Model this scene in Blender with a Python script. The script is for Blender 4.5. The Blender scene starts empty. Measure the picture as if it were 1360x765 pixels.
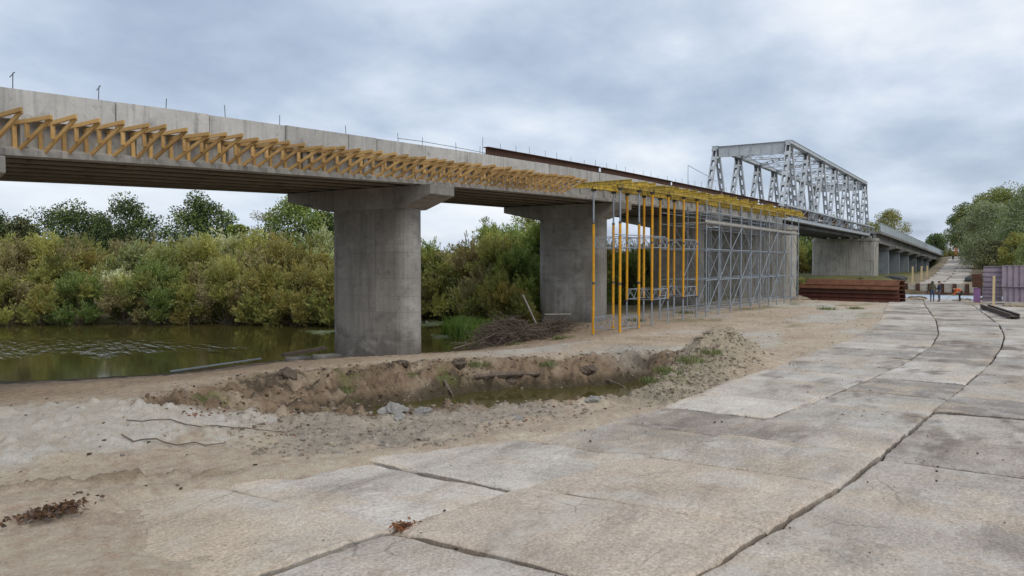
import bpy, math, random
import numpy as np
from mathutils import Vector, Matrix
random.seed(7); rng = np.random.default_rng(11)
R = math.radians
scene = bpy.context.scene
COL = scene.collection

# ---------------------------------------------------------------- helpers
def link(o):
    COL.objects.link(o); return o
def tag(o, label=None, cat=None, group=None, kind=None):
    if label: o['label'] = label
    if cat: o['category'] = cat
    if group: o['group'] = group
    if kind: o['kind'] = kind
    return o
def empty(name, loc=(0, 0, 0), rz=0.0):
    o = bpy.data.objects.new(name, None); o.location = loc; o.rotation_euler = (0, 0, rz)
    o.empty_display_size = .3
    return link(o)
def copy_tree(o, parent=None):
    c = o.copy(); link(c); c.parent = parent
    for ch in list(o.children): copy_tree(ch, c)
    return c

class MB:
    """collects shapes and links them as ONE mesh object"""
    def __init__(s): s.v = []; s.f = []; s.m = []; s.mi = 0
    def quadbox(s, pts):
        n = len(s.v); s.v += [tuple(p) for p in pts]
        for q in ((0,3,2,1),(4,5,6,7),(0,1,5,4),(1,2,6,5),(2,3,7,6),(3,0,4,7)):
            s.f.append(tuple(n+i for i in q)); s.m.append(s.mi)
    def box(s, x0, x1, y0, y1, z0, z1):
        s.quadbox([(x0,y0,z0),(x1,y0,z0),(x1,y1,z0),(x0,y1,z0),(x0,y0,z1),(x1,y0,z1),(x1,y1,z1),(x0,y1,z1)])
    def bar(s, a, b, w, h, up=(0,0,1)):
        a = Vector(a); b = Vector(b); d = (b-a).normalized(); up = Vector(up)
        if abs(d.dot(up)) > .98: up = Vector((1,0,0)) if abs(d.x) < .9 else Vector((0,1,0))
        sd = d.cross(up).normalized(); u2 = sd.cross(d).normalized()
        p = []
        for c in (a, b):
            for sx, sz in ((-1,-1),(1,-1),(1,1),(-1,1)): p.append(c+sd*(sx*w/2)+u2*(sz*h/2))
        s.quadbox(p)
    def tube(s, pts, rad, n=8, caps=True):
        pts = [Vector(p) for p in pts]
        rs = rad if isinstance(rad, (list, tuple)) else [rad]*len(pts)
        base = len(s.v); prev = None
        for i, p in enumerate(pts):
            d = (pts[min(i+1, len(pts)-1)]-pts[max(i-1, 0)]).normalized()
            if prev is None:
                up = Vector((0,0,1)) if abs(d.z) < .9 else Vector((1,0,0))
                sd = d.cross(up).normalized()
            else:
                sd = (prev-d*prev.dot(d)).normalized()
            prev = sd; u2 = d.cross(sd)
            for k in range(n):
                a = 2*math.pi*k/n
                s.v.append(tuple(p+sd*(math.cos(a)*rs[i])+u2*(math.sin(a)*rs[i])))
        for i in range(len(pts)-1):
            for k in range(n):
                k2 = (k+1) % n
                s.f.append((base+i*n+k, base+i*n+k2, base+(i+1)*n+k2, base+(i+1)*n+k)); s.m.append(s.mi)
        if caps:
            s.f.append(tuple(base+k for k in range(n))[::-1]); s.m.append(s.mi)
            e = base+(len(pts)-1)*n; s.f.append(tuple(e+k for k in range(n))); s.m.append(s.mi)
    def prism(s, poly, fn0, fn1):
        """poly: 2-D outline; fn0, fn1 map an outline point to the two ends"""
        n = len(poly); b = len(s.v)
        s.v += [tuple(fn0(p)) for p in poly]+[tuple(fn1(p)) for p in poly]
        for i in range(n):
            j = (i+1) % n; s.f.append((b+i, b+j, b+n+j, b+n+i)); s.m.append(s.mi)
        s.f.append(tuple(b+i for i in range(n))[::-1]); s.m.append(s.mi)
        s.f.append(tuple(b+n+i for i in range(n))); s.m.append(s.mi)
    def build(s, name, mat, parent=None, bevel=0, smooth=False, fixn=True):
        me = bpy.data.meshes.new(name); me.from_pydata(s.v, [], s.f)
        mats = mat if isinstance(mat, list) else [mat]
        for m in mats: me.materials.append(m)
        if len(mats) > 1: me.polygons.foreach_set('material_index', s.m)
        if fixn:
            import bmesh
            bm = bmesh.new(); bm.from_mesh(me); bmesh.ops.recalc_face_normals(bm, faces=bm.faces); bm.to_mesh(me); bm.free()
        if smooth: me.polygons.foreach_set('use_smooth', [True]*len(me.polygons))
        o = link(bpy.data.objects.new(name, me))
        if parent: o.parent = parent
        if bevel:
            b = o.modifiers.new('bevel', 'BEVEL'); b.width = bevel; b.segments = 2; b.limit_method = 'ANGLE'
        return o

def np_mesh(name, v, f, mat, parent=None, col=None, smooth=False):
    """v (n,3), f (m,4) arrays; col (n,3) goes in a colour attribute"""
    v = np.ascontiguousarray(v, dtype=np.float32); f = np.ascontiguousarray(f, dtype=np.int32)
    me = bpy.data.meshes.new(name); k = f.shape[1]
    me.vertices.add(len(v)); me.vertices.foreach_set('co', v.ravel())
    me.loops.add(f.size); me.loops.foreach_set('vertex_index', f.ravel())
    me.polygons.add(len(f)); me.polygons.foreach_set('loop_start', np.arange(0, f.size, k, dtype=np.int32))
    if smooth: me.polygons.foreach_set('use_smooth', np.ones(len(f), dtype=bool))
    me.update(calc_edges=True)
    if col is not None:
        a = me.color_attributes.new('col', 'FLOAT_COLOR', 'POINT')
        c = np.ones((len(v), 4), dtype=np.float32); c[:, :col.shape[1]] = col; a.data.foreach_set('color', c.ravel())
    me.materials.append(mat)
    o = link(bpy.data.objects.new(name, me))
    if parent: o.parent = parent
    return o

# ---------------------------------------------------------------- numpy noise
_perm = rng.permutation(4096)
_val = rng.random(4096)
def vnoise(x, y, seed=0):
    xi = np.floor(x).astype(np.int64); yi = np.floor(y).astype(np.int64)
    fx = x-xi; fy = y-yi
    ux = fx*fx*fx*(fx*(fx*6-15)+10); uy = fy*fy*fy*(fy*(fy*6-15)+10)
    h = lambda a, b: _val[_perm[(_perm[(a+seed*131) & 4095]+b) & 4095]]
    return ((h(xi, yi)*(1-ux)+h(xi+1, yi)*ux)*(1-uy)+(h(xi, yi+1)*(1-ux)+h(xi+1, yi+1)*ux)*uy)*2-1
def fbm(x, y, oct=4, seed=0, gain=.5):
    t = 0; a = 1.; n = 0
    for i in range(oct):
        t = t+a*vnoise(x*2**i+i*17.3, y*2**i-i*9.1, seed+i); n += a; a *= gain
    return t/n
def sstep(a, b, x):
    t = np.clip((x-a)/(b-a), 0, 1); return t*t*(3-2*t)
def sdist(poly, x, y):
    """signed distance to a polygon, negative inside"""
    d = np.full(x.shape, 1e18); ins = np.zeros(x.shape, dtype=bool); n = len(poly)
    for i in range(n):
        ax, ay = poly[i]; bx, by = poly[(i+1) % n]; ex, ey = bx-ax, by-ay
        t = np.clip(((x-ax)*ex+(y-ay)*ey)/(ex*ex+ey*ey), 0, 1)
        d = np.minimum(d, (x-ax-t*ex)**2+(y-ay-t*ey)**2)
        if ay != by:
            c = ((ay > y) != (by > y)) & (x < (bx-ax)*(y-ay)/(by-ay)+ax); ins ^= c
    d = np.sqrt(d); return np.where(ins, -d, d)

# ---------------------------------------------------------------- materials
def new_mat(name):
    m = bpy.data.materials.new(name); m.use_nodes = True
    nt = m.node_tree; nt.nodes.clear()
    out = nt.nodes.new('ShaderNodeOutputMaterial')
    return m, nt, out
def N(nt, t, **kw):
    n = nt.nodes.new(t)
    for k, v in kw.items():
        if k in n.inputs.keys(): n.inputs[k].default_value = v
        else: setattr(n, k, v)
    return n
def L(nt, a, b): nt.links.new(a, b)
def mixc(nt, fac, a, b, mode='MIX'):
    m = N(nt, 'ShaderNodeMix', data_type='RGBA', blend_type=mode)
    for i, x in ((0, fac), (6, a), (7, b)):
        if hasattr(x, 'links') or isinstance(x, bpy.types.NodeSocket): L(nt, x, m.inputs[i])
        else: m.inputs[i].default_value = x if i == 0 else (*x[:3], 1)
    return m.outputs[2]
def noise(nt, vec, scale, detail=5, rough=.6):
    n = N(nt, 'ShaderNodeTexNoise'); n.inputs['Scale'].default_value = scale
    n.inputs['Detail'].default_value = detail; n.inputs['Roughness'].default_value = rough
    if vec is not None: L(nt, vec, n.inputs['Vector'])
    return n.outputs['Fac']
def ramp(nt, fac, a, b, ca=(0,0,0), cb=(1,1,1)):
    r = N(nt, 'ShaderNodeValToRGB'); L(nt, fac, r.inputs[0])
    e = r.color_ramp.elements; e[0].position = a; e[1].position = b
    e[0].color = (*ca, 1); e[1].color = (*cb, 1)
    return r.outputs[0]
def mapping(nt, scale=(1,1,1), coord='Object'):
    tc = N(nt, 'ShaderNodeTexCoord'); mp = N(nt, 'ShaderNodeMapping'); mp.inputs['Scale'].default_value = scale
    L(nt, tc.outputs[coord], mp.inputs['Vector']); return mp.outputs[0]

def surf(name, c1, c2, c3=None, scale=1.5, fine=25., rough=.85, metal=0., bump=.15, streak=None, rnd=.0, spec=.3, c3lo=.55, c3hi=.7, bdist=.02):
    """weathered surface: two tones in large and small noise, stains c3, vertical streaks"""
    m, nt, out = new_mat(name)
    b = N(nt, 'ShaderNodeBsdfPrincipled'); L(nt, b.outputs[0], out.inputs[0])
    v = mapping(nt)
    big = noise(nt, v, scale, 6, .62); sm = noise(nt, v, fine, 4, .6)
    col = mixc(nt, ramp(nt, big, .35, .65), c1, c2)
    if c3 is not None:
        st = noise(nt, v, scale*2.3, 7, .68)
        col = mixc(nt, ramp(nt, st, c3lo, c3hi), col, c3)
    if streak is not None:
        sv = mapping(nt, (2.6, 2.6, .16)); sn = noise(nt, sv, 1.6, 6, .65)
        f = ramp(nt, sn, .5, .72); col = mixc(nt, f, col, streak)
    col = mixc(nt, .35, col, ramp(nt, sm, .25, .75, (.35,.35,.35), (.65,.65,.65)), 'OVERLAY')
    if rnd:
        oi = N(nt, 'ShaderNodeObjectInfo')
        col = mixc(nt, rnd, col, ramp(nt, oi.outputs['Random'], 0, 1, (.3,.3,.3), (.7,.7,.7)), 'OVERLAY')
    L(nt, col, b.inputs['Base Color'])
    b.inputs['Roughness'].default_value = rough; b.inputs['Metallic'].default_value = metal
    b.inputs['Specular IOR Level'].default_value = spec
    bp = N(nt, 'ShaderNodeBump'); bp.inputs['Strength'].default_value = bump; bp.inputs['Distance'].default_value = bdist
    L(nt, sm, bp.inputs['Height']); L(nt, bp.outputs[0], b.inputs['Normal'])
    return m
M = {}
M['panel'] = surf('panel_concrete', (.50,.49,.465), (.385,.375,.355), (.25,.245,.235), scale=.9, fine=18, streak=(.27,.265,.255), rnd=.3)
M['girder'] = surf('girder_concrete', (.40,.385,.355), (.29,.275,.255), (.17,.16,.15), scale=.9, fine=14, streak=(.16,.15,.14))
M['soffit'] = surf('shade_toned_girder_concrete', (.24,.21,.17), (.17,.145,.115), (.10,.085,.07), scale=.8, fine=9)  # inner girders: under-deck shade is put into this darker base colour
M['pier'] = surf('pier_concrete', (.325,.31,.285), (.235,.222,.20), (.165,.155,.14), scale=.6, fine=9, streak=(.185,.175,.155), bump=.25)
M['oldpier'] = surf('old_pier_concrete', (.40,.38,.335), (.30,.285,.255), (.22,.205,.18), scale=.5, fine=7, streak=(.11,.105,.085), bump=.3)
M['bluepier'] = surf('grey_blue_concrete', (.25,.27,.29), (.19,.21,.235), (.13,.14,.15), scale=.3, fine=6, streak=(.12,.13,.14))
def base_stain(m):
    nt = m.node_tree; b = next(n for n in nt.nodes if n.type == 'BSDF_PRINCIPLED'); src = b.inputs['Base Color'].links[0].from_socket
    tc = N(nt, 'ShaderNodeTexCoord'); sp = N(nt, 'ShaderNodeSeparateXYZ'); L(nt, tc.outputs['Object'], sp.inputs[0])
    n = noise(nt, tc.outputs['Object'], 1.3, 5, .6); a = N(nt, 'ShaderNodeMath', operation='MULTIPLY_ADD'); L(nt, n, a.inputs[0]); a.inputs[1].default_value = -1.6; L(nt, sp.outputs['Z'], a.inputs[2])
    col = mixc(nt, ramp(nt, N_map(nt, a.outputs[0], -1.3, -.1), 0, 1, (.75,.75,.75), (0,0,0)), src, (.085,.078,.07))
    so = N(nt, 'ShaderNodeSeparateXYZ'); L(nt, tc.outputs['Object'], so.inputs[0]); cmb = N(nt, 'ShaderNodeCombineXYZ'); L(nt, so.outputs['Y'], cmb.inputs[0]); L(nt, so.outputs['Z'], cmb.inputs[1])
    bk = N(nt, 'ShaderNodeTexBrick'); bk.offset = 0; bk.inputs['Scale'].default_value = 1; bk.inputs['Brick Width'].default_value = 1.15; bk.inputs['Row Height'].default_value = 1.42; bk.inputs['Mortar Size'].default_value = .012; bk.inputs['Mortar Smooth'].default_value = .6
    bk.inputs['Color1'].default_value = (.42,.42,.42,1); bk.inputs['Color2'].default_value = (.58,.58,.58,1); bk.inputs['Mortar'].default_value = (.30,.30,.30,1); L(nt, cmb.outputs[0], bk.inputs['Vector'])
    col = mixc(nt, .55, col, bk.outputs['Color'], 'OVERLAY')
    pale = noise(nt, mapping(nt, (.5,.5,.9)), .9, 6, .7)
    col = mixc(nt, ramp(nt, pale, .54, .66, (0,0,0), (.55,.55,.55)), col, (.43,.42,.40))
    L(nt, col, b.inputs['Base Color'])
def N_map(nt, s_, a, b_):
    r = N(nt, 'ShaderNodeMapRange'); L(nt, s_, r.inputs[0]); r.inputs[1].default_value = a; r.inputs[2].default_value = b_; return r.outputs[0]
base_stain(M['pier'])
M['wood'] = surf('fresh_pine', (.56,.37,.16), (.44,.275,.105), (.26,.165,.08), scale=2.2, fine=30, rough=.75, rnd=.6, c3lo=.6, c3hi=.78)
M['paleboard'] = surf('pale_board', (.62,.50,.30), (.55,.42,.22), None, scale=3, fine=40, rough=.75)
M['greywood'] = surf('weathered_wood', (.42,.40,.36), (.30,.28,.25), (.2,.18,.16), scale=4, fine=40)
M['yellow'] = surf('yellow_formwork_paint', (.56,.40,.055), (.40,.28,.05), (.20,.15,.06), scale=2.5, fine=22, rough=.7, rnd=.6, c3lo=.48, c3hi=.62)
M['orange'] = surf('amber_steel_paint', (.68,.34,.014), (.60,.29,.012), (.34,.20,.06), scale=2.6, fine=20, rough=.55, c3lo=.52, c3hi=.7, bump=.08)
M['galv'] = surf('galvanised_steel', (.31,.35,.40), (.24,.275,.315), (.16,.18,.205), scale=3, fine=30, rough=.5, metal=.15, spec=.5, bump=.05)
M['collar'] = surf('dark_steel', (.08,.085,.09), (.12,.12,.12), None, rough=.5, metal=.4)
M['truss'] = surf('grey_truss_paint', (.50,.53,.56), (.40,.43,.46), (.24,.24,.235), scale=1.2, fine=9, rough=.55, bump=.08, c3lo=.62, c3hi=.8)
M['trussdark'] = surf('dark_truss_steel', (.12,.12,.12), (.08,.08,.08), (.16,.11,.07), scale=1.5, fine=9)
M['rust'] = surf('rusty_steel', (.105,.048,.03), (.07,.034,.023), (.04,.024,.018), scale=2.5, fine=16, rough=.8, bump=.3, rnd=.3)
M['rustorange'] = surf('orange_rusty_steel', (.20,.09,.048), (.145,.062,.034), (.075,.038,.026), scale=1.3, fine=14, rough=.8, bump=.25, streak=None)
M['rustred'] = surf('red_rusty_steel', (.135,.046,.032), (.09,.033,.024), (.055,.03,.024), scale=1.3, fine=14, rough=.8, bump=.25)
M['purple'] = surf('faded_purple_paint', (.325,.275,.322), (.265,.22,.26), (.20,.17,.185), scale=1.2, fine=10, rough=.6, rnd=.2)
M['purple2'] = surf('violet_paint', (.25,.13,.27), (.19,.10,.21), None, scale=1.2, fine=10, rough=.55)
M['bark'] = surf('bark', (.13,.10,.075), (.085,.065,.05), None, scale=3, fine=12, bump=.4)
M['twig'] = surf('twig', (.17,.13,.10), (.10,.075,.058), (.26,.22,.18), scale=4, fine=20, rnd=.3)
M['stone'] = surf('rubble_stone', (.27,.255,.235), (.20,.19,.175), (.33,.315,.295), scale=3, fine=15, bump=.4)
M['soilclod'] = surf('dark_soil_clod', (.085,.062,.045), (.13,.10,.075), None, scale=3, fine=12, bump=.6)
M['railing'] = surf('pale_painted_railing', (.42,.47,.49), (.35,.40,.43), None, scale=.5, fine=4, rough=.6)
M['rail_beam'] = surf('weathered_viaduct_beam', (.24,.235,.225), (.16,.155,.15), (.09,.085,.08), scale=.6, fine=5, streak=(.30,.29,.28))
M['brick'] = surf('brick_chip', (.42,.14,.06), (.32,.10,.045), None, scale=8, fine=30)
M['white'] = surf('white_film', (.75,.78,.82), (.62,.66,.72), None, scale=8, fine=30, rough=.5)
M['gravelheap'] = surf('dark_gravel', (.055,.055,.055), (.085,.085,.08), (.03,.03,.03), scale=4, fine=12, bump=.6)

def leaf_mat():
    m, nt, out = new_mat('leaves')
    at = N(nt, 'ShaderNodeAttribute', attribute_name='col')
    d = N(nt, 'ShaderNodeBsdfDiffuse'); t = N(nt, 'ShaderNodeBsdfTranslucent'); g = N(nt, 'ShaderNodeBsdfGlossy')
    g.inputs['Roughness'].default_value = .5; g.inputs['Color'].default_value = (.8,.85,.9,1)
    L(nt, at.outputs['Color'], d.inputs['Color'])
    tc = mixc(nt, 1, at.outputs['Color'], (1.15,1.1,.6), 'MULTIPLY'); L(nt, tc, t.inputs['Color'])
    a = N(nt, 'ShaderNodeMixShader'); a.inputs[0].default_value = .28
    L(nt, d.outputs[0], a.inputs[1]); L(nt, t.outputs[0], a.inputs[2])
    b = N(nt, 'ShaderNodeMixShader'); b.inputs[0].default_value = .035
    L(nt, a.outputs[0], b.inputs[1]); L(nt, g.outputs[0], b.inputs[2]); L(nt, b.outputs[0], out.inputs[0])
    return m
M['leaf'] = leaf_mat()

def ground_mat():
    m, nt, out = new_mat('earth')
    b = N(nt, 'ShaderNodeBsdfPrincipled'); L(nt, b.outputs[0], out.inputs[0])
    at = N(nt, 'ShaderNodeAttribute', attribute_name='col'); v = mapping(nt)
    col = at.outputs['Color']
    n1 = noise(nt, v, .55, 8, .7); n2 = noise(nt, v, 4.5, 6, .7); n3 = noise(nt, v, 30, 4, .7)
    col = mixc(nt, .45, col, ramp(nt, n1, .3, .7, (.3,.3,.3), (.72,.70,.68)), 'OVERLAY')
    col = mixc(nt, .6, col, ramp(nt, n2, .3, .7, (.28,.27,.26), (.72,.72,.72)), 'OVERLAY')
    col = mixc(nt, .5, col, ramp(nt, n3, .3, .7, (.25,.25,.25), (.75,.75,.75)), 'OVERLAY')
    vo = N(nt, 'ShaderNodeTexVoronoi'); vo.inputs['Scale'].default_value = 13; L(nt, v, vo.inputs['Vector'])
    peb = ramp(nt, vo.outputs['Distance'], .12, .2, (1,1,1), (0,0,0))
    n4 = noise(nt, v, 1.7, 4, .6); pm = N(nt, 'ShaderNodeMath', operation='MULTIPLY'); L(nt, peb, pm.inputs[0]); L(nt, ramp(nt, n4, .5, .62), pm.inputs[1])
    col = mixc(nt, pm.outputs[0], col, mixc(nt, vo.outputs['Color'], (.16,.14,.12), (.45,.43,.4)))
    L(nt, col, b.inputs['Base Color']); b.inputs['Roughness'].default_value = .95; b.inputs['Specular IOR Level'].default_value = .12
    h = N(nt, 'ShaderNodeMath', operation='ADD'); L(nt, n2, h.inputs[0]); L(nt, n3, h.inputs[1])
    bp = N(nt, 'ShaderNodeBump'); bp.inputs['Strength'].default_value = .85; bp.inputs['Distance'].default_value = .11
    L(nt, h.outputs[0], bp.inputs['Height']); L(nt, bp.outputs[0], b.inputs['Normal'])
    return m
M['earth'] = ground_mat()

def slab_mat():
    m, nt, out = new_mat('road_slab_concrete')
    b = N(nt, 'ShaderNodeBsdfPrincipled'); L(nt, b.outputs[0], out.inputs[0])
    at = N(nt, 'ShaderNodeAttribute', attribute_name='col'); v = mapping(nt)
    col = at.outputs['Color']
    vs = mapping(nt, (1, .35, 1)); vt = mapping(nt, (.22, 1.3, 1))
    n1 = noise(nt, v, .7, 7, .66); n2 = noise(nt, vs, 2.2, 7, .7); n3 = noise(nt, v, 22, 5, .75); n5 = noise(nt, v, 95, 3, .7)
    n6 = noise(nt, vt, 1.3, 7, .68)
    col = mixc(nt, .55, col, ramp(nt, n1, .3, .7, (.33,.33,.33), (.68,.68,.68)), 'OVERLAY')
    col = mixc(nt, ramp(nt, n2, .48, .72, (0,0,0), (.45,.45,.45)), col, (.46,.36,.26))
    col = mixc(nt, ramp(nt, n6, .55, .72, (0,0,0), (.45,.45,.45)), col, (.20,.165,.14))
    col = mixc(nt, .8, col, ramp(nt, n3, .32, .68, (.27,.27,.27), (.73,.73,.73)), 'OVERLAY')
    n9 = noise(nt, mapping(nt, (.8, 1.6, 1)), 7.5, 9, .78)
    col = mixc(nt, .38, col, ramp(nt, n9, .34, .66, (.30,.29,.28), (.70,.70,.70)), 'OVERLAY')
    col = mixc(nt, .6, col, ramp(nt, n5, .32, .68, (.27,.27,.27), (.73,.73,.73)), 'OVERLAY')
    n7 = noise(nt, mapping(nt, (.5, 1, 1)), 1.1, 9, .72)
    col = mixc(nt, ramp(nt, n7, .52, .66, (0,0,0), (.55,.55,.55)), col, (.57,.53,.47))
    vo = N(nt, 'ShaderNodeTexVoronoi'); vo.inputs['Scale'].default_value = 5.5; L(nt, v, vo.inputs['Vector'])
    vc = N(nt, 'ShaderNodeTexVoronoi', feature='DISTANCE_TO_EDGE'); vc.inputs['Scale'].default_value = .42
    dn = N(nt, 'ShaderNodeTexNoise'); dn.inputs['Scale'].default_value = 1.8; dn.inputs['Detail'].default_value = 6; L(nt, v, dn.inputs['Vector'])
    dm_ = N(nt, 'ShaderNodeVectorMath', operation='MULTIPLY_ADD'); L(nt, dn.outputs['Color'], dm_.inputs[0]); dm_.inputs[1].default_value = (.28,.28,.28); L(nt, v, dm_.inputs[2]); L(nt, dm_.outputs[0], vc.inputs['Vector'])
    ck = ramp(nt, vc.outputs['Distance'], .0, .006, (1,1,1), (0,0,0)); cm = N(nt, 'ShaderNodeMath', operation='MULTIPLY'); L(nt, ck, cm.inputs[0]); L(nt, ramp(nt, noise(nt, v, .5, 3, .5), .52, .6, (0,0,0), (.55,.55,.55)), cm.inputs[1])
    col = mixc(nt, cm.outputs[0], col, (.12,.095,.08))
    sp = ramp(nt, vo.outputs['Distance'], .05, .09, (.8,.8,.8), (0,0,0))
    n4 = noise(nt, v, .9, 3, .6); pm = N(nt, 'ShaderNodeMath', operation='MULTIPLY'); L(nt, sp, pm.inputs[0]); L(nt, ramp(nt, n4, .5, .6), pm.inputs[1])
    col = mixc(nt, pm.outputs[0], col, (.11,.09,.075))
    L(nt, col, b.inputs['Base Color']); b.inputs['Roughness'].default_value = .9; b.inputs['Specular IOR Level'].default_value = .2
    h = N(nt, 'ShaderNodeMath', operation='ADD'); L(nt, n3, h.inputs[0]); L(nt, n5, h.inputs[1])
    bp = N(nt, 'ShaderNodeBump'); bp.inputs['Strength'].default_value = .4; bp.inputs['Distance'].default_value = .02
    L(nt, h.outputs[0], bp.inputs['Height']); L(nt, bp.outputs[0], b.inputs['Normal'])
    return m
M['slab'] = slab_mat()

def water_mat():
    m, nt, out = new_mat('river_water')
    b = N(nt, 'ShaderNodeBsdfPrincipled'); L(nt, b.outputs[0], out.inputs[0])
    b.inputs['Base Color'].default_value = (.068,.059,.016,1); b.inputs['Roughness'].default_value = .07; b.inputs['IOR'].default_value = 1.33
    b.inputs['Specular IOR Level'].default_value = .5
    tc = N(nt, 'ShaderNodeTexCoord')
    vr = N(nt, 'ShaderNodeVectorRotate', rotation_type='Z_AXIS'); vr.inputs['Center'].default_value = (20.6, 44.2, 0); vr.inputs['Angle'].default_value = R(57.5)
    L(nt, tc.outputs['Object'], vr.inputs['Vector'])
    # ripples: crests run across the wind
    wv = N(nt, 'ShaderNodeVectorMath', operation='MULTIPLY'); wv.inputs[1].default_value = (2.3, .55, 1)
    wr = N(nt, 'ShaderNodeVectorRotate', rotation_type='Z_AXIS'); wr.inputs['Angle'].default_value = R(25); L(nt, tc.outputs['Object'], wr.inputs['Vector']); L(nt, wr.outputs[0], wv.inputs[0])
    n1 = noise(nt, wv.outputs[0], 1.0, 3, .55)
    # the wind patch: an uneven ellipse on the left part of the river
    sb = N(nt, 'ShaderNodeVectorMath', operation='SUBTRACT'); sb.inputs[1].default_value = (20.6, 44.2, 0); L(nt, vr.outputs[0], sb.inputs[0])
    sc = N(nt, 'ShaderNodeVectorMath', operation='MULTIPLY'); sc.inputs[1].default_value = (1/21, 1/8.5, 0); L(nt, sb.outputs[0], sc.inputs[0])
    ln = N(nt, 'ShaderNodeVectorMath', operation='LENGTH'); L(nt, sc.outputs[0], ln.inputs[0])
    nz = noise(nt, wv.outputs[0], .22, 5, .65)
    ad = N(nt, 'ShaderNodeMath', operation='MULTIPLY_ADD'); L(nt, nz, ad.inputs[0]); ad.inputs[1].default_value = .9; L(nt, ln.outputs['Value'], ad.inputs[2])
    mr = N(nt, 'ShaderNodeMapRange'); L(nt, ad.outputs[0], mr.inputs[0]); mr.inputs[1].default_value = .84; mr.inputs[2].default_value = 1.12; mr.inputs[3].default_value = 1; mr.inputs[4].default_value = 0
    patch = mr.outputs[0]
    st = N(nt, 'ShaderNodeMath', operation='MULTIPLY_ADD'); L(nt, patch, st.inputs[0]); st.inputs[1].default_value = .85; st.inputs[2].default_value = .004
    bp = N(nt, 'ShaderNodeBump'); bp.inputs['Distance'].default_value = .3; L(nt, st.outputs[0], bp.inputs['Strength'])
    L(nt, n1, bp.inputs['Height']); L(nt, bp.outputs[0], b.inputs['Normal'])
    return m
M['water'] = water_mat()

# ---------------------------------------------------------------- world, sun, camera
CAM_H = 3.5; YAW = R(32.5); PITCH = math.atan(33.5/1040)
SUN_EL = R(46); SUN_DIR = Vector((-.38, -.70, 0)).normalized()*math.cos(SUN_EL)+Vector((0,0,math.sin(SUN_EL)))
w = bpy.data.worlds.new('World'); scene.world = w; w.use_nodes = True
nt = w.node_tree; nt.nodes.clear()
out = N(nt, 'ShaderNodeOutputWorld'); bg = N(nt, 'ShaderNodeBackground'); L(nt, bg.outputs[0], out.inputs[0])
sky = N(nt, 'ShaderNodeTexSky', sky_type='NISHITA', sun_disc=False)
sky.sun_elevation = SUN_EL; sky.sun_rotation = math.atan2(SUN_DIR.x, SUN_DIR.y); sky.air_density = 1.0; sky.dust_density = 2.0
bg.inputs['Strength'].default_value = .144
# cloud deck: direction projected onto a plane overhead
tc = N(nt, 'ShaderNodeTexCoord'); sx = N(nt, 'ShaderNodeSeparateXYZ'); L(nt, tc.outputs['Generated'], sx.inputs[0])
zz = N(nt, 'ShaderNodeMath', operation='ADD'); L(nt, sx.outputs['Z'], zz.inputs[0]); zz.inputs[1].default_value = .30
zm = N(nt, 'ShaderNodeMath', operation='MAXIMUM'); L(nt, zz.outputs[0], zm.inputs[0]); zm.inputs[1].default_value = .05
dx = N(nt, 'ShaderNodeMath', operation='DIVIDE'); dy = N(nt, 'ShaderNodeMath', operation='DIVIDE')
L(nt, sx.outputs['X'], dx.inputs[0]); L(nt, zm.outputs[0], dx.inputs[1]); L(nt, sx.outputs['Y'], dy.inputs[0]); L(nt, zm.outputs[0], dy.inputs[1])
cb = N(nt, 'ShaderNodeCombineXYZ'); L(nt, dx.outputs[0], cb.inputs[0]); L(nt, dy.outputs[0], cb.inputs[1])
c1 = noise(nt, cb.outputs[0], 1.0, 7, .50); c2 = noise(nt, cb.outputs[0], 2.6, 7, .55)
cs = N(nt, 'ShaderNodeMath', operation='MULTIPLY_ADD'); L(nt, c2, cs.inputs[0]); cs.inputs[1].default_value = .42; L(nt, c1, cs.inputs[2])
cr = N(nt, 'ShaderNodeValToRGB'); L(nt, cs.outputs[0], cr.inputs[0])
el = cr.color_ramp.elements
el[0].position = .51; el[0].color = (2.75, 3.3, 4.3, 1)
el[1].position = .85; el[1].color = (6.9, 7.1, 7.35, 1)
e = el.new(.62); e.color = (3.6, 4.2, 5.2, 1)
e = el.new(.72); e.color = (4.85, 5.4, 6.25, 1)
gap = ramp(nt, c1, .60, .74)
col = mixc(nt, .12, cr.outputs[0], sky.outputs[0])
# a brighter, bluer band low over the horizon where the deck thins
hb = N(nt, 'ShaderNodeMapRange'); L(nt, sx.outputs['Z'], hb.inputs[0]); hb.inputs[1].default_value = .0; hb.inputs[2].default_value = .13; hb.inputs[3].default_value = 1; hb.inputs[4].default_value = 0
hn = N(nt, 'ShaderNodeMath', operation='MULTIPLY'); L(nt, hb.outputs[0], hn.inputs[0]); L(nt, ramp(nt, c2, .40, .6), hn.inputs[1])
col = mixc(nt, hn.outputs[0], col, (4.8, 5.5, 6.5))
L(nt, col, bg.inputs['Color'])

sl = bpy.data.lights.new('sun', 'SUN'); sl.energy = 1.35; sl.angle = R(32); sl.color = (1, .95, .86)
so = link(bpy.data.objects.new('sun', sl)); so.rotation_euler = (-SUN_DIR).to_track_quat('-Z', 'Y').to_euler(); so.location = (0, -20, 40)

cam = bpy.data.cameras.new('camera'); co = link(bpy.data.objects.new('camera', cam)); scene.camera = co
cam.sensor_width = 36; cam.lens = 36*1040/1360; cam.clip_end = 6000; cam.clip_start = .1
co.location = (0, 0, CAM_H); co.rotation_euler = (R(90)-PITCH, 0, YAW-R(90))
vs = scene.view_settings; vs.view_transform = 'Standard'; vs.look = 'None'; vs.gamma = 1; vs.exposure = 0; vs.use_curve_mapping = False

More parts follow.
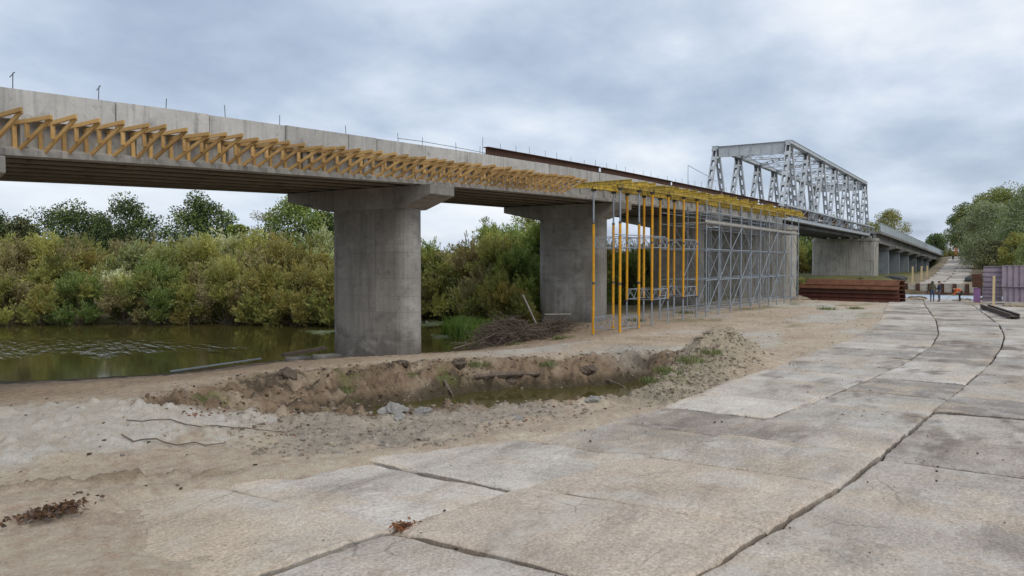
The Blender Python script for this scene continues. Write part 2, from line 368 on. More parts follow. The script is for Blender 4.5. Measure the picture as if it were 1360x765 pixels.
# ---------------------------------------------------------------- terrain
RIVER = [(-60,70),(0,42),(10,35),(14.2,31.5),(18.3,28.7),(23.6,28.2),(26.3,26.9),(28.5,25.2),(31.2,23.8),(34.8,24.1),(37,24.9),(39,27.5),(42,31),(47,35),(50,39),(47,42),(42,43.6),(37.5,49.3),(32.3,55.3),(28,62),(20,72),(2,96),(-60,124)]
PITB = [(12.6,16.4),(15,16.6),(18,16.0),(21.6,15.3),(24.3,12.9),(26.9,11.4),(25.2,10.5),(21.8,9.5),(19.6,9.35),(17.2,11.0),(14.5,12.9)]
PITR = [(10.8,17.2),(13,18.9),(16,19.5),(19,18.8),(22.7,16.9),(25.4,14.2),(28.8,12),(27.6,10.0),(24.6,9.3),(21,8.5),(18.5,8.2),(16.1,10.1),(13.0,12.1)]
SAND = [(8.6,20.7),(10.9,19.0),(12.4,16.6),(13.2,14.6),(10.6,13.4),(8.4,13.2),(5.4,14.6),(2,18)]
RUB = [(11.3,13.9),(13.4,13.3),(16.5,11.2),(16.2,9.0),(13.8,9.8),(11.7,9.6),(10.2,11.5)]
# road lines in plan (x, y): four edges of three columns of slabs
LX0 = np.array([[-12,12.3],[2,11.2],[5.8,10.86],[7.55,10.2],[10.0,9.55],[13.1,7.9],[17.2,7.0],[22,6.85],[29,6.6],[35,6.2],[43.4,6.2],[52.5,6.7],[73,8.8],[84,9.6]])
LX1 = np.array([[-12,8.6],[5.9,6.9],[7.6,6.7],[10,6.24],[12.84,5.42],[15.6,4.7],[17.8,4.4],[24,3.6],[29.2,3.05],[36.7,2.72],[43,2.9],[52.2,3.65],[73,6.0],[84,7.0]])
LX2 = np.array([[-12,4.9],[5,3.4],[8.5,2.78],[10.4,2.5],[13,2.12],[15.6,1.85],[18.3,1.66],[23.3,1.2],[30.5,.58],[37,.28],[43.4,.2],[51.6,.52],[67.2,2.0],[84,3.4]])
LX3 = LX2+np.array([0,-3.1]); LX4 = LX3+np.array([0,-3.0])
def ry(Lx, x): 
    return sum(np.interp(x+d, Lx[:,0], Lx[:,1]) for d in (-.8,-.4,0,.4,.8))/5
def far_yc(x): return np.interp(x, [118,124,150,200,240,270,310], [8.4,8.3,8.6,9.6,11,14,20])
def far_z(x): return .55+4.6*sstep(122,255,x)

def height(x, y, detail=True):
    z = .05*fbm(x*.15, y*.15, 3, 3)
    sd = sdist(RIVER, x, y)+.22*fbm(x*.6, y*.6, 4, 9)
    farleft = sstep(28, 36, y)
    shore = np.minimum(-.945+.112*np.maximum(sd, 0), .0)*(1-farleft)+farleft*(-1.0+.55*sstep(0, 1.5, sd)+.45*sstep(.5, 5, sd))+farleft*(.2*sstep(3, 9, sd)-.3*sstep(.5, 4, sd))
    z = np.where(sd < 9, np.minimum(z+farleft*.1, shore), z+farleft*.1)
    z = np.where(sd < 0, -.95+np.maximum(sd, -6)*.22, z)
    # the pit with its pool
    db = sdist(PITB, x, y); dr = sdist(PITR, x, y)
    wob = .28*fbm(x*1.1, y*1.1, 4, 21)
    t = np.clip((db+wob)/(np.maximum(db, 0)+np.maximum(-dr, 0)+1e-6), 0, 1)
    ridge = 1-np.abs(fbm(x*.9+y*.5, y*.9-x*.5, 4, 31))
    prof = np.where(t < .75, t/.75*.78, .78+(t-.75)/.25*.22)
    fl = -1.0+.42*sstep(18.6, 15.2, x)
    pit = fl-fl*prof+(.75*(ridge-.72)+.30*fbm(x*2.6, y*2.6, 4, 33, .6))*np.sin(np.pi*np.clip(t, 0, 1))**.7
    pit = np.where(db < 0, fl+.07*fbm(x*.8, y*.8, 3, 5)-.3*sstep(0, .8, -db), pit)
    z = np.where(dr < 0, np.minimum(pit, z+.25), z)
    # rims thrown up round the pit, rubble on the near side, mound on the right
    rim = np.exp(-((dr-.25)/.55)**2)*(.5+.5*fbm(x*.8, y*.8, 3, 41))
    near = sstep(13.5, 11, y-(16-x)*.45)*sstep(9, 12, x)
    z = z+rim*(.06+.10*near)
    tm = np.clip((x-18.6)/(27.6-18.6), 0, 1)
    dm = np.hypot(x-(18.6+tm*9), y-(7.65+tm*.85))
    hm = (.10+.92*sstep(.40, .92, tm))*(1-.25*sstep(.93, 1, tm))
    wm = .40+1.05*tm
    z = z+hm*np.exp(-(dm/wm)**2)*(1+.5*fbm(x*1.7, y*1.7, 4, 51))
    # sand heap, low swells
    sa = sdist(SAND, x, y)
    z = z+.16*sstep(.6, -1.5, sa)*(1+.9*fbm(x*.7, y*.7, 4, 61))
    # wheel ruts beside the slabs
    for k, (ax, ay, bx, by) in enumerate(((2.5,16.6,8.9,10.6),(2.2,13.4,6.2,10.2),(2.8,12.6,5.8,10.0))):
        ex, ey = bx-ax, by-ay; ll = math.hypot(ex, ey); u = ((x-ax)*ex+(y-ay)*ey)/ll; q = ((x-ax)*ey-(y-ay)*ex)/ll+.16*np.sin(u*.9+k)
        en = sstep(-1, 1, u)*sstep(ll+1, ll-2, u); cl_ = np.clip(.5+1.3*fbm(x*3.2, y*3.2, 4, 77), 0, 2)
        z = z+en*((-.05 if k else -.02)*np.exp(-(q/.16)**2)+(.05 if k else .17)*np.exp(-((q-.3)/.17)**2)*cl_)
    # channel behind the site and the far bank
    ch = sstep(81.5, 84.5, x+.8*fbm(y*.4, x*.1, 2, 8))
    z = np.where(x > 80, z*(1-ch)+(-.82)*ch, z)
    z = np.where((x > 80) & (y > 24), np.maximum(z, -1.5+1.9*sstep(24, 30, y)), z)
    rz = far_z(x); yc = far_yc(x); dl = y-yc
    hill = np.where(dl > 0, rz+(1.35-rz)*sstep(3.6, 7.5, dl)*sstep(300, 276, x)+(5.3-rz)*sstep(3.6, 7.5, dl)*sstep(276, 300, x), rz+1.4*sstep(3, 14, -dl)*sstep(118, 150, x))
    hill = hill+.12*fbm(x*.3, y*.3, 4, 14)*sstep(2.8, 4.5, np.abs(dl))
    z = np.where(x > 118.2, hill, z)
    # sink under the slabs
    on = (x > -14) & (x < 83.5)
    inr = sstep(.12, .45, ry(LX0, x)-y)*sstep(-.05, .12, y-ry(LX4, x))
    z = np.where(on, z*(1-inr)+(-.11+.10*sstep(1.4, 2.6, y-ry(LX2, x))+.03*fbm(x*2, y*2, 3, 17))*inr, z)
    if detail:
        r = np.hypot(x, y); fade = 1/(1+(r/60)**2)
        rough = .85+1.5*sstep(.4, -.2, dr)*sstep(-.4, .1, db)+1.1*np.exp(-(dm/1.6)**2)+.9*sstep(.6, -.4, sdist(RUB, x, y))+.5*np.exp(-((dr)/.8)**2)+1.0*sstep(.5, -.5, sa)
        rough = np.where(on, rough*(1-.9*inr), rough)
        z = z+fade*rough*(.05*fbm(x*2.1, y*2.1, 4, 71)+.03*fbm(x*7, y*7, 3, 81, .65))
        cl = np.clip(fbm(x*3.3, y*3.3, 2, 91)-.22, 0, 1)
        z = z+fade*(rough-.3)*.11*cl
        # sand blown over the slabs at the left
        e = ry(LX0, x)-y
        z = z+.20*sstep(7.3, 4.6, x+.6*fbm(x*.7, y*.7, 4, 16)+.45*fbm(x*5.5, y*5.5, 4, 19, .65)-.10*(y-9))*sstep(3.9, 3.0, e)*sstep(-2.5, -.3, e)*on
        z = z+.12*sstep(.5, -.3, e+.5*fbm(x*.9, y*.9, 3, 18))*sstep(-1.2, -.1, e)*on*sstep(22, 15, x)
    return z
def hz(x, y): return float(height(np.array([float(x)]), np.array([float(y)]))[0])

def ground_colour(x, y, z):
    n = x.shape[0]
    def C(r, g, b): return np.tile(np.array([[r, g, b]]), (n, 1))
    def mx(a, b, t): return a+(b-a)*t[:, None]
    c = C(.60,.495,.38)
    c = mx(c, C(.52,.41,.30), sstep(-.05, .5, fbm(x*.35, y*.35, 4, 101)))
    pal = sstep(.12, .45, fbm(x*.16+3, y*.3, 4, 111))*sstep(22, 27, x)*sstep(1, 6, 90-x)
    c = mx(c, C(.60,.555,.48), pal)
    # brown track on the berm
    br = sstep(-.5, 1.5, y-(22.5-.18*x)+fbm(x*.3, y*.3, 3, 121))*sstep(60, 40, x)
    c = mx(c, C(.48,.365,.26), br*.85)
    sa = sdist(SAND, x, y)+.9*fbm(x*.8, y*.8, 4, 131)+.7*fbm(x*3.1, y*3.1, 4, 133, .65)
    c = mx(c, C(.69,.63,.545), sstep(.5, -.7, sa))
    ru = sdist(RUB, x, y)+.9*fbm(x*1.1, y*1.1, 4, 141)
    c = mx(c, C(.45,.39,.32), sstep(.6, -.5, ru)*.85)
    ex, ey = 6.4, -6.0; ll = math.hypot(ex, ey); u = ((x-2.5)*ex+(y-16.6)*ey)/ll; q = ((x-2.5)*ey-(y-16.6)*ex)/ll-.3
    c = mx(c, C(.30,.225,.15), .85*np.exp(-(q/.28)**2)*sstep(-1, 1, u)*sstep(ll+1, ll-2, u)*sstep(-.15, .2, fbm(x*3.2, y*3.2, 4, 77)))
    db = sdist(PITB, x, y); dr = sdist(PITR, x, y)
    c = mx(c, C(.315,.23,.155), sstep(.4, -.3, dr+.4*fbm(x*1.2, y*1.2, 3, 151)))
    c = mx(c, C(.44,.35,.25), sstep(.3, -.1, dr)*sstep(.05, .4, fbm(x*.8+y*.3, y*.8, 3, 155)))
    c = mx(c, C(.12,.092,.066), .85*sstep(.18, .42, fbm(x*1.3, y*1.3, 4, 161))*sstep(.2, -.3, dr)*sstep(0, .5, db))
    # pale washed sand at the right end of the pit
    c = mx(c, C(.50,.46,.395), sstep(2.2, .3, np.hypot((x-29)*.7, y-12.8)+.6*fbm(x, y, 3, 171))*.9)
    tm = np.clip((x-18.6)/9, 0, 1); dm = np.hypot(x-(18.6+tm*9), y-(7.65+tm*.85))
    c = mx(c, C(.47,.40,.30), sstep(1.7, .5, dm))
    # damp edges by the water, dark mud
    wet = sstep(-.45, -.85, z+.2*fbm(x*1.2, y*1.2, 3, 176))
    c = mx(c, C(.10,.078,.05), wet)
    # weeds: pit slopes, mound flank, river edge, far bank
    gr = sstep(.22, .5, fbm(x*.75, y*.75, 4, 181))
    gm = sstep(-.15, .1, -dr)*sstep(.2, .9, db)*.55+np.exp(-(np.hypot(x-22.5, (y-8.9)*1.2)/1.6)**2)*.9
    c = mx(c, C(.16,.19,.05), np.clip(gr*gm, 0, 1))
    sd = sdist(RIVER, x, y)
    c = mx(c, C(.11,.10,.045), sstep(27, 31, y)*.95)
    c = mx(c, C(.11,.11,.045), sstep(20.5, 24, y)*sstep(37, 41, x)*.8)
    patch = sstep(.3, .5, fbm(x*.22, y*.5, 3, 191))*sstep(38, 48, x)*(x < 82)*sstep(6, 10, y)
    c = mx(c, C(.20,.20,.08), patch*.6)
    fb = (x > 118)*1.
    dl = np.abs(y-far_yc(x))
    c = mx(c, C(.30,.245,.17), fb)
    c = mx(c, C(.14,.145,.055), fb*sstep(3.5, 7, dl+1.5*fbm(x*.2, y*.2, 3, 201))*.9)
    r = np.hypot(x, y)
    c = mx(c, C(.10,.12,.045), sstep(150, 260, r)*sstep(4, 9, dl))
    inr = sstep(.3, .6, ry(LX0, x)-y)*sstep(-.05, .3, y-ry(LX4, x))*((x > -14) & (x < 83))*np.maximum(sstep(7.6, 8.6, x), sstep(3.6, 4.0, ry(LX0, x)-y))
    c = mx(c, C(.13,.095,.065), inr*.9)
    c = mx(c, C(.20,.175,.09), sstep(-4, -9, y-ry(LX2, x))*sstep(.0, .4, fbm(x*.3, y*.3, 3, 211))*(x < 118))
    return c
a_in = np.linspace(-38, 40, 640); a_out = np.concatenate([np.linspace(42, 180, 36), np.linspace(-178, -40, 36)])
ang = np.sort(np.concatenate([a_in, a_out]))
rad = [0.6]
while rad[-1] < 3500:
    r = rad[-1]; k = .0052 if 7.5 < r < 45 else (.011 if 45 <= r < 130 else .06)
    rad.append(r*(1+k)+(0.25 if r < 7.5 else 0))
rad = np.array(rad)
A, Rr = np.meshgrid(R(1)*ang+YAW, rad)
gx = (np.cos(A)*Rr).ravel(); gy = (np.sin(A)*Rr).ravel()
gz = height(gx, gy)
na, nr = len(ang), len(rad)
ii, jj = np.meshgrid(np.arange(nr-1), np.arange(na), indexing='ij')
j2 = (jj+1) % na
F = np.stack([ii*na+jj, (ii+1)*na+jj, (ii+1)*na+j2, ii*na+j2], -1).reshape(-1, 4)
g = np_mesh('ground', np.stack([gx, gy, gz], -1), F, M['earth'], col=ground_colour(gx, gy, gz), smooth=True)
tag(g, 'bare sandy building ground with a dug pit beside the slab road', 'ground', kind='structure')

WATER_Z = -.9
wm = MB(); wm.v = [(-200,8.5,WATER_Z),(118.05,8.5,WATER_Z),(118.05,160,WATER_Z),(-200,160,WATER_Z)]; wm.f = [(0,1,2,3)]; wm.m = [0]
tag(wm.build('river', M['water'], fixn=False), 'still olive green river with a rippled patch, seen under the bridge', 'river', kind='structure')
# ---------------------------------------------------------------- road of concrete slabs
def slab_grid(V, Fc, Cc, x0, x1, La, Lb, gap, n, zoff, col, zf=None, seed=0, col_side=1):
    """one slab between edge curves La (left) and Lb (right), rounded worn edges, skirts"""
    m = n+1
    a = np.linspace(0, 1, m); e = np.array([0, .004, .011, .028]); a = np.concatenate([e, np.linspace(.07, .93, n), 1-e[::-1]]); m = len(a)
    uu, ww = np.meshgrid(a, a, indexing='ij')
    ln = x1-x0
    skew = rng.uniform(-.05, .05)
    xs = x0+gap*.7+uu*(ln-gap*1.4)
    ya = La(xs)-gap*.8; yb = Lb(xs)+gap*.8
    xs = xs+skew*(ww-.5)*2
    ys = ya+(yb-ya)*ww
    wd = np.abs(ya-yb)
    dx = np.minimum(uu, 1-uu)*ln; dy = np.minimum(ww, 1-ww)*wd
    d = np.minimum(dx, dy); dc = np.hypot(dx, dy)
    jx = .022*fbm(xs*3.5, ys*3.5+seed, 4, 5); jy = .030*fbm(xs*4.5+40, ys*4.5+seed, 4, 6, .65)
    chip = np.clip(fbm(xs*1.6, ys*1.6+seed*3.1, 3, 7)-.12, 0, 1)
    z = zoff-.03*np.exp(-d/.012)-.09*chip*np.exp(-d/.05)-.05*np.exp(-dc/.09)
    z = z+(uu-.5)*rng.uniform(-.035, .035)+(ww-.5)*rng.uniform(-.03, .03)+.006*fbm(xs*1.5, ys*1.5, 3, 8)
    if zf is not None: z = z+zf(xs, ys)
    P = np.stack([xs+jx, ys+jy, z], -1).reshape(-1, 3)
    b = len(V[0]) and sum(len(q) for q in V)-0
    b = sum(len(q) for q in V)
    V.append(P)
    fx, fy, fd = xs.ravel(), ys.ravel(), d.ravel(); sd_ = seed*13.7
    C0 = np.tile(np.array([col]), (len(P), 1))*(1+.18*fbm(fx*.9+sd_, fy*.9, 4, 12))[:, None]
    def blend(c, tgt, t): return c+(np.array([tgt])-c)*np.clip(t, 0, 1)[:, None]
    C0 = blend(C0, (.17,.14,.118), (.35+.55*sstep(12, 20, fx))*sstep(.18-.12*sstep(14, 20, fx), .46, fbm(fx*.35+sd_*2, fy*1.3+sd_, 5, 22, .6)))        # tyre mud along the road
    C0 = blend(C0, (.50,.41,.305), .55*sstep(.10, .5, fbm(fx*.8-sd_, fy*.7+sd_, 5, 24, .6)+.22*np.exp(-fd/.12)))   # sand dust, thicker by the joints
    C0 = blend(C0, (.58,.55,.51), .35*sstep(.22, .5, fbm(fx*1.1+sd_*3, fy*.8, 4, 26)))                    # scrubbed pale concrete
    if col_side == 0:
        e_ = ry(LX0, fx)-fy
        C0 = blend(C0, (.45,.37,.28), .97*sstep(8.1, 5.9, fx+1.3*fbm(fx*.8, fy*.8, 5, 28, .6)-.18*(fy-8))*sstep(26, 20, fx))
        C0 = blend(C0, (.50,.42,.33), .75*sstep(.45, .0, e_+.55*fbm(fx*1.1, fy*1.1, 4, 29)))
    Cc.append(C0)
    idx = b+np.arange(m*m).reshape(m, m)
    Fc.append(np.stack([idx[:-1,:-1], idx[:-1,1:], idx[1:,1:], idx[1:,:-1]], -1).reshape(-1, 4))
    # skirts
    ring = np.concatenate([idx[0,:-1], idx[:-1,-1], idx[-1,:0:-1], idx[:0:-1,0]])
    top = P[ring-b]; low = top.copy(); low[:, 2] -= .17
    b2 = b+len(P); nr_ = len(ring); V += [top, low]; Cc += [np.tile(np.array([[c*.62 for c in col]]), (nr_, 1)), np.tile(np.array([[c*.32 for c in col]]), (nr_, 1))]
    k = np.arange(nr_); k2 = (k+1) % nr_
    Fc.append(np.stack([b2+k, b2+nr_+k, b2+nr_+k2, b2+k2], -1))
V = [np.zeros((0, 3))]; Fc = []; Cc = [np.zeros((0, 3))]
jA = [-8,-5.4,-2.8,-.2,2.4,5.0,7.6,9.95,12.85,15.4,17.6]; jC = [-8,-5.2,-2.6,0,2.6,5.3,7.9,10.45,15.1,17.6]
jB = [-8,-5.2,-2.6,0,2.6,5.0,7.55,10.1,12.85,15.3,17.6,20.05,22.7]
def extend(j, step, end=84):
    j = list(j)
    while j[-1] < end-1: j.append(j[-1]+step*rng.uniform(.93, 1.07))
    return j
cols = ((extend(jA, 2.7), LX0, LX1), (extend(jB, 2.7), LX1, LX2), (extend(jC, 2.65), LX2, LX3), (extend([12.5], 2.65), LX3, LX4))
tones = [(.45,.415,.37),(.40,.37,.33),(.34,.315,.285),(.51,.475,.43),(.28,.255,.23),(.43,.385,.335)]
fixed = {(0,17.6):(.58,.53,.47),(0,15.4):(.27,.23,.195),(0,12.85):(.34,.295,.25),(0,9.95):(.49,.445,.39),(0,7.6):(.51,.46,.405),(0,5.0):(.54,.49,.43),(0,2.4):(.52,.47,.41),
         (1,10.1):(.47,.395,.32),(1,7.55):(.48,.405,.33),(1,5.0):(.45,.395,.34),(1,12.85):(.41,.36,.305),(1,15.3):(.41,.36,.31),(2,7.9):(.48,.42,.355),(2,10.45):(.42,.37,.32),(2,15.1):(.36,.315,.275)}
for ci, (js, La, Lb) in enumerate(cols):
    for q in range(len(js)-1):
        x0, x1 = js[q], js[q+1]
        dist = math.hypot((x0+x1)/2, float(ry(Lb, (x0+x1)/2)))
        n = 30 if dist < 22 else (12 if dist < 40 else 5)
        zo = rng.uniform(.045, .10)
        if ci == 2 and 9 < x0 < 20: zo = .035
        if ci == 1 and 7 < x0 < 16: zo = .105
        col = fixed.get((ci, x0), tones[rng.integers(len(tones))])
        slab_grid(V, Fc, Cc, x0, x1, lambda x, La=La: ry(La, x), lambda x, Lb=Lb: ry(Lb, x), (.036 if ci == 1 else .022) if dist < 30 else .035, n, zo, col, seed=ci*50+q, col_side=ci)
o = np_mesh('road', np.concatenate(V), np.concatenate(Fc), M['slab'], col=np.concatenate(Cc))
tag(o, 'temporary road of worn concrete slabs with open joints running to the workers', 'road', kind='structure')
# the road on the far bank
V = [np.zeros((0, 3))]; Fc = []; Cc = [np.zeros((0, 3))]
for ci in range(2):
    x0 = 119.4
    while x0 < 300:
        x1 = x0+rng.uniform(5.4, 6.2)
        col = tones[rng.integers(4)]
        ea = lambda x, c=ci: far_yc(x)+2.7-2.7*c+.25*np.sin(x*.7); eb = lambda x, c=ci: far_yc(x)-2.7*c+(.3*np.sin(x*.9) if c else 0)
        slab_grid(V, Fc, Cc, x0, x1, ea, eb, .1, 4, .10, col, zf=lambda x, y: far_z(x), seed=ci*90)
        x0 = x1
o = np_mesh('far_road', np.concatenate(V), np.concatenate(Fc), M['slab'], col=np.concatenate(Cc))
tag(o, 'concrete slab road climbing the far bank beside the viaduct', 'road', kind='structure')

# ---------------------------------------------------------------- approach bridge
def zt(x): return float(np.interp(x, [-30,-10,0,9,14,22,29,38,46,56,64,80,92,142], [5.3,6.68,7.2,7.64,7.87,8.17,8.42,8.66,8.80,8.93,9.0,9.1,9.16,9.2]))
YF = 20.2; YB = 28.6
PX = [8.3, 25.7, 43.9, 62.1]; X0, X1 = -26.0, 81.5
bridge = empty('concrete_bridge', (25, 24, 0)); bo = Vector((25, 24, 0))
tag(bridge, 'long concrete girder bridge on solid piers, carrying timber brackets', 'bridge')
def shift(mb, o):
    mb.v = [(x-o.x, y-o.y, z-o.z) for x, y, z in mb.v]; return mb
xs = [X0]; 
while xs[-1] < X1-.01: xs.append(min(xs[-1]+3.0, X1))
# edge panels (kerb), each its own part
pj = [X0]
while pj[-1] < X1-.5: pj.append(min(pj[-1]+random.choice((2.9,2.9,3.0,1.5 if pj[-1] > 14 else 2.95)), X1))
for a, b in zip(pj[:-1], pj[1:]):
    for side in (0, 1):
        if side and a < 0: continue
        mb = MB(); g_ = .02; m_ = 6; y0, y1 = (YF, YF+.22) if side == 0 else (YB-.22, YB)
        dz = random.uniform(-.012, .012); dy = random.uniform(-.012, .012)
        for i in range(m_):
            xa = a+g_+(b-a-2*g_)*i/m_; xb = a+g_+(b-a-2*g_)*(i+1)/m_
            za, zb_ = zt(xa)+dz+random.uniform(-.008,.008), zt(xb)+dz
            if i == 0: zl = za
            za = zl; zl = zb_
            h = .72
            mb.quadbox([(xa,y0+dy,za-h),(xb,y0+dy,zb_-h),(xb,y1,zb_-h),(xa,y1,za-h),(xa,y0+dy,za),(xb,y0+dy,zb_),(xb,y1,zb_),(xa,y1,za)])
        shift(mb, bo).build('edge_panel', M['panel'], bridge)
# deck slab and girders
def sweep(mb, prof, x0, x1, n=None):
    """prof: list of (y, dz below zt) outline"""
    n = n or max(1, int((x1-x0)/3)); k = len(prof); b = len(mb.v)
    for i in range(n+1):
        x = x0+(x1-x0)*i/n; z = zt(x)
        mb.v += [(x, y, z+d) for y, d in prof]
    for i in range(n):
        for j in range(k):
            j2 = (j+1) % k; mb.f.append((b+i*k+j, b+i*k+j2, b+(i+1)*k+j2, b+(i+1)*k+j)); mb.m.append(0)
    mb.f.append(tuple(b+j for j in range(k))[::-1]); mb.m.append(0); mb.f.append(tuple(b+n*k+j for j in range(k))); mb.m.append(0)
mb = MB(); sweep(mb, [(YF+.28,-.74),(YB-.28,-.74),(YB-.28,-.42),(YF+.28,-.42)], X0, X1)
shift(mb, bo).build('deck_slab', M['girder'], bridge)
spans = list(zip([X0]+PX, PX+[X1])); ng = 7
for s, e in spans:
    for gi in range(ng):
        yc = YF+.33+gi*(YB-YF-.66)/(ng-1)
        mb = MB(); f = (.30 if gi == 0 else .27); wb = .07; wt = .5
        if gi == 0: prof = [(YF+.02,-1.585),(yc+f,-1.585),(yc+f,-1.40),(yc+wb,-1.27),(yc+wb,-.86),(yc+wt,-.78),(yc+wt,-.742),(YF+.30,-.742),(YF+.30,-.80),(YF+.27,-.86),(YF+.26,-1.34),(YF+.02,-1.43)]
        else: prof = [(yc-f,-1.585),(yc+f,-1.585),(yc+f,-1.535),(yc+wb,-1.50),(yc+wb,-.86),(yc+wt,-.78),(yc+wt,-.742),(yc-wt,-.742),(yc-wt,-.78),(yc-wb,-.86),(yc-wb,-1.50),(yc-f,-1.535)]
        sweep(mb, prof, s+.06, e-.06)
        if gi == 0:   # stiffening ribs on the outer web
            q = s+1.5
            while q < e-.6:
                z = zt(q); mb.box(q-.09, q+.09, YF+.13, YF+.255, z-1.36, z-.80); q += 3.0
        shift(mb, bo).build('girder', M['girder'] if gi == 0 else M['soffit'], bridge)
def pier(x, z0, y0=21.1, y1=25.7, thick=1.3, capy=(19.75, 28.1), capw=1.62, ztop=None, parent=bridge, po=bo, mat=None, bands=True):
    zc = (ztop if ztop else zt(x)-1.6); mat = mat or M['pier']
    mb = MB(); n = 10; r = thick/2; pts = []
    for k in range(n+1):
        a = math.pi*k/n; pts.append((x+r*math.cos(a)*1.0, y1-r+r*math.sin(a)))
    for k in range(n+1):
        a = math.pi+math.pi*k/n; pts.append((x+r*math.cos(a), y0+r+r*math.sin(a)))
    zs = [z0]
    H = zc-.95-z0; nb = 4
    for k in range(1, nb): zs += [z0+H*k/nb-.012, z0+H*k/nb, z0+H*k/nb+.012]
    zs.append(zc-.93); k0 = len(pts); b = 0
    for i, z in enumerate(zs):
        ins = .012 if (0 < i < len(zs)-1 and (i-1) % 3 == 1) else 0
        for px, py in pts:
            cy = min(max(py, y0+r), y1-r); d = math.hypot(px-x, py-cy); s_ = (d-ins)/d
            mb.v.append((x+(px-x)*s_, cy+(py-cy)*s_, z))
    for i in range(len(zs)-1):
        for j in range(k0):
            j2 = (j+1) % k0; mb.f.append((i*k0+j, i*k0+j2, (i+1)*k0+j2, (i+1)*k0+j)); mb.m.append(0)
    mb.f.append(tuple(range(k0))[::-1]); mb.m.append(0); e = (len(zs)-1)*k0; mb.f.append(tuple(e+j for j in range(k0))); mb.m.append(0)
    p = shift(mb, po).build('pier', mat, parent, fixn=True)
    c = MB(); hw = capw/2; ca, cb_ = capy
    prof = [(ca,zc-.02),(ca,zc-.42),(y0+.15,zc-.95),(y1-.15,zc-.95),(cb_,zc-.42),(cb_,zc-.02)]
    c.prism(prof, lambda q: (x-hw, q[0], q[1]), lambda q: (x+hw, q[0], q[1]))
    shift(c, po).build('pier_cap', mat, p, bevel=.03)
    return p
for i, x in enumerate(PX): pier(x, -1.6 if i < 3 else -.6)

# rebars on the deck edge
rebars = [(u, h) for u, h in ()]
def rebar(x, y, z, h, hook=False, lean=0.):
    mb = MB(); r = .011
    top = (lean, 0, h)
    if hook: mb.tube([(0,0,-.05),(lean*.5,0,h*.5),top,(lean+.03,-.02,h+.02),(lean-.12,-.10,h-.14)], r, 6)
    else: mb.tube([(0,0,-.05),top], r, 6)
    o = mb.build('rebar', M['rust'] if x > 60 else M['collar']); o.location = (x, y, z); return o
rx = [(9.55,.42,1),(11.65,.40,1),(13.6,.33,0),(15.6,.40,0),(17.7,.36,0),(20.75,.34,0),(23.6,.37,0),(25.1,.35,0),(27.4,.36,0),(29.2,.35,0)]
q = 30.6
while q < 84: rx.append((q, random.uniform(.42,.62)+(.1 if q > 60 else 0), 0)); q += random.uniform(1.1, 1.9)
for i, (x, h, hk) in enumerate(rx):
    behind = x > 29.9
    o = rebar(x, YF+(.95 if behind else .12), zt(x)+(-.02 if not behind else -.38), h+(.75 if behind else 0), bool(hk), random.uniform(-.03,.03))
    if hk: tag(o, ('hooked rebar stub at the left end of the bridge edge' if x < 10 else 'second hooked rebar stub from the left on the bridge edge'), 'rebar', 'rebar stubs on the bridge')
    elif not behind: tag(o, 'thin straight rebar standing on the bare bridge edge left of the rusty beams', 'rebar', 'rebar stubs on the bridge')
    else: tag(o, 'short rebar standing behind the rusty steel beams on the bridge', 'rebar', 'rebar stubs on the bridge')
mb = MB(); mb.tube([(23.6,YF+.12,zt(23.6)+.14),(25.1,YF+.12,zt(25.1)+.16),(27.4,YF+.12,zt(27.4)+.12),(30.0,YF+.2,zt(30)+.08)], .012, 5)
tag(mb.build('guide_wire', M['collar']), 'thin guide wire strung between rebars left of the rusty beams', 'wire')

# rusty H beams laid on the kerb
def h_beam(mb, a, b, w=.30, h=.34, t=.03):
    a = Vector(a); b = Vector(b)
    up = Vector((0,0,1))
    mb.bar(a+up*(h/2-t/2), b+up*(h/2-t/2), w, t); mb.bar(a-up*(h/2-t/2), b-up*(h/2-t/2), w, t); mb.bar(a, b, t, h-2*t-.004)
hb = [(29.9, 41.6, 'nearest rusty steel beam lying on the bridge edge, end showing against the sky'), (41.9, 53.0, 'second rusty steel beam on the bridge edge, above the first yellow props'),
      (53.4, 64.6, 'rusty steel beam on the bridge edge above the tall yellow props'), (64.9, 76.0, 'rusty steel beam on the bridge edge above the scaffold'), (76.3, 87.5, 'rusty steel beam on the bridge edge running into the truss')]
for k, (a, b, lab) in enumerate(hb):
    mb = MB(); z = lambda x: zt(x)+.22+.22*max(0, (x-60)/30)
    dy = random.uniform(-.04,.04)
    h_beam(mb, (0,0,0), (b-a, dy, z(b)-z(a)))
    o = mb.build('steel_beam', M['rust']); o.location = (a, YF+.28, z(a)); tag(o, lab, 'steel beam', 'rusty beams on the bridge')
for k, (a, b) in enumerate(((90.5,104),(104.6,118),(118.5,131.5))):
    mb = MB(); h_beam(mb, (0,0,0), (b-a,0,0), .4, .45, .04)
    o = mb.build('steel_beam', M['rust']); o.location = (a, 21.6, 9.52)
    tag(o, ('rusty steel beam on the truss deck at its near end','rusty steel beam on the truss deck at mid span','rusty steel beam on the truss deck at its far end')[k], 'steel beam', 'rusty beams on the truss deck')
    mb = MB(); mb.box(-.1,.1,-.4,.4,-.36,0)
    for xx in (a+1.5, b-1.5):
        c = MB(); c.box(-.1,.1,-.35,.35,-.37,0); c.box(-.13,.13,-.38,-.355,-.37,-.3)
        c = c.build('timber_packer', M['wood']); c.location = (xx, 21.6, 9.292)
        tag(c, 'timber packer under a rusty beam on the truss deck', 'timber block', 'timber packers on the truss deck')

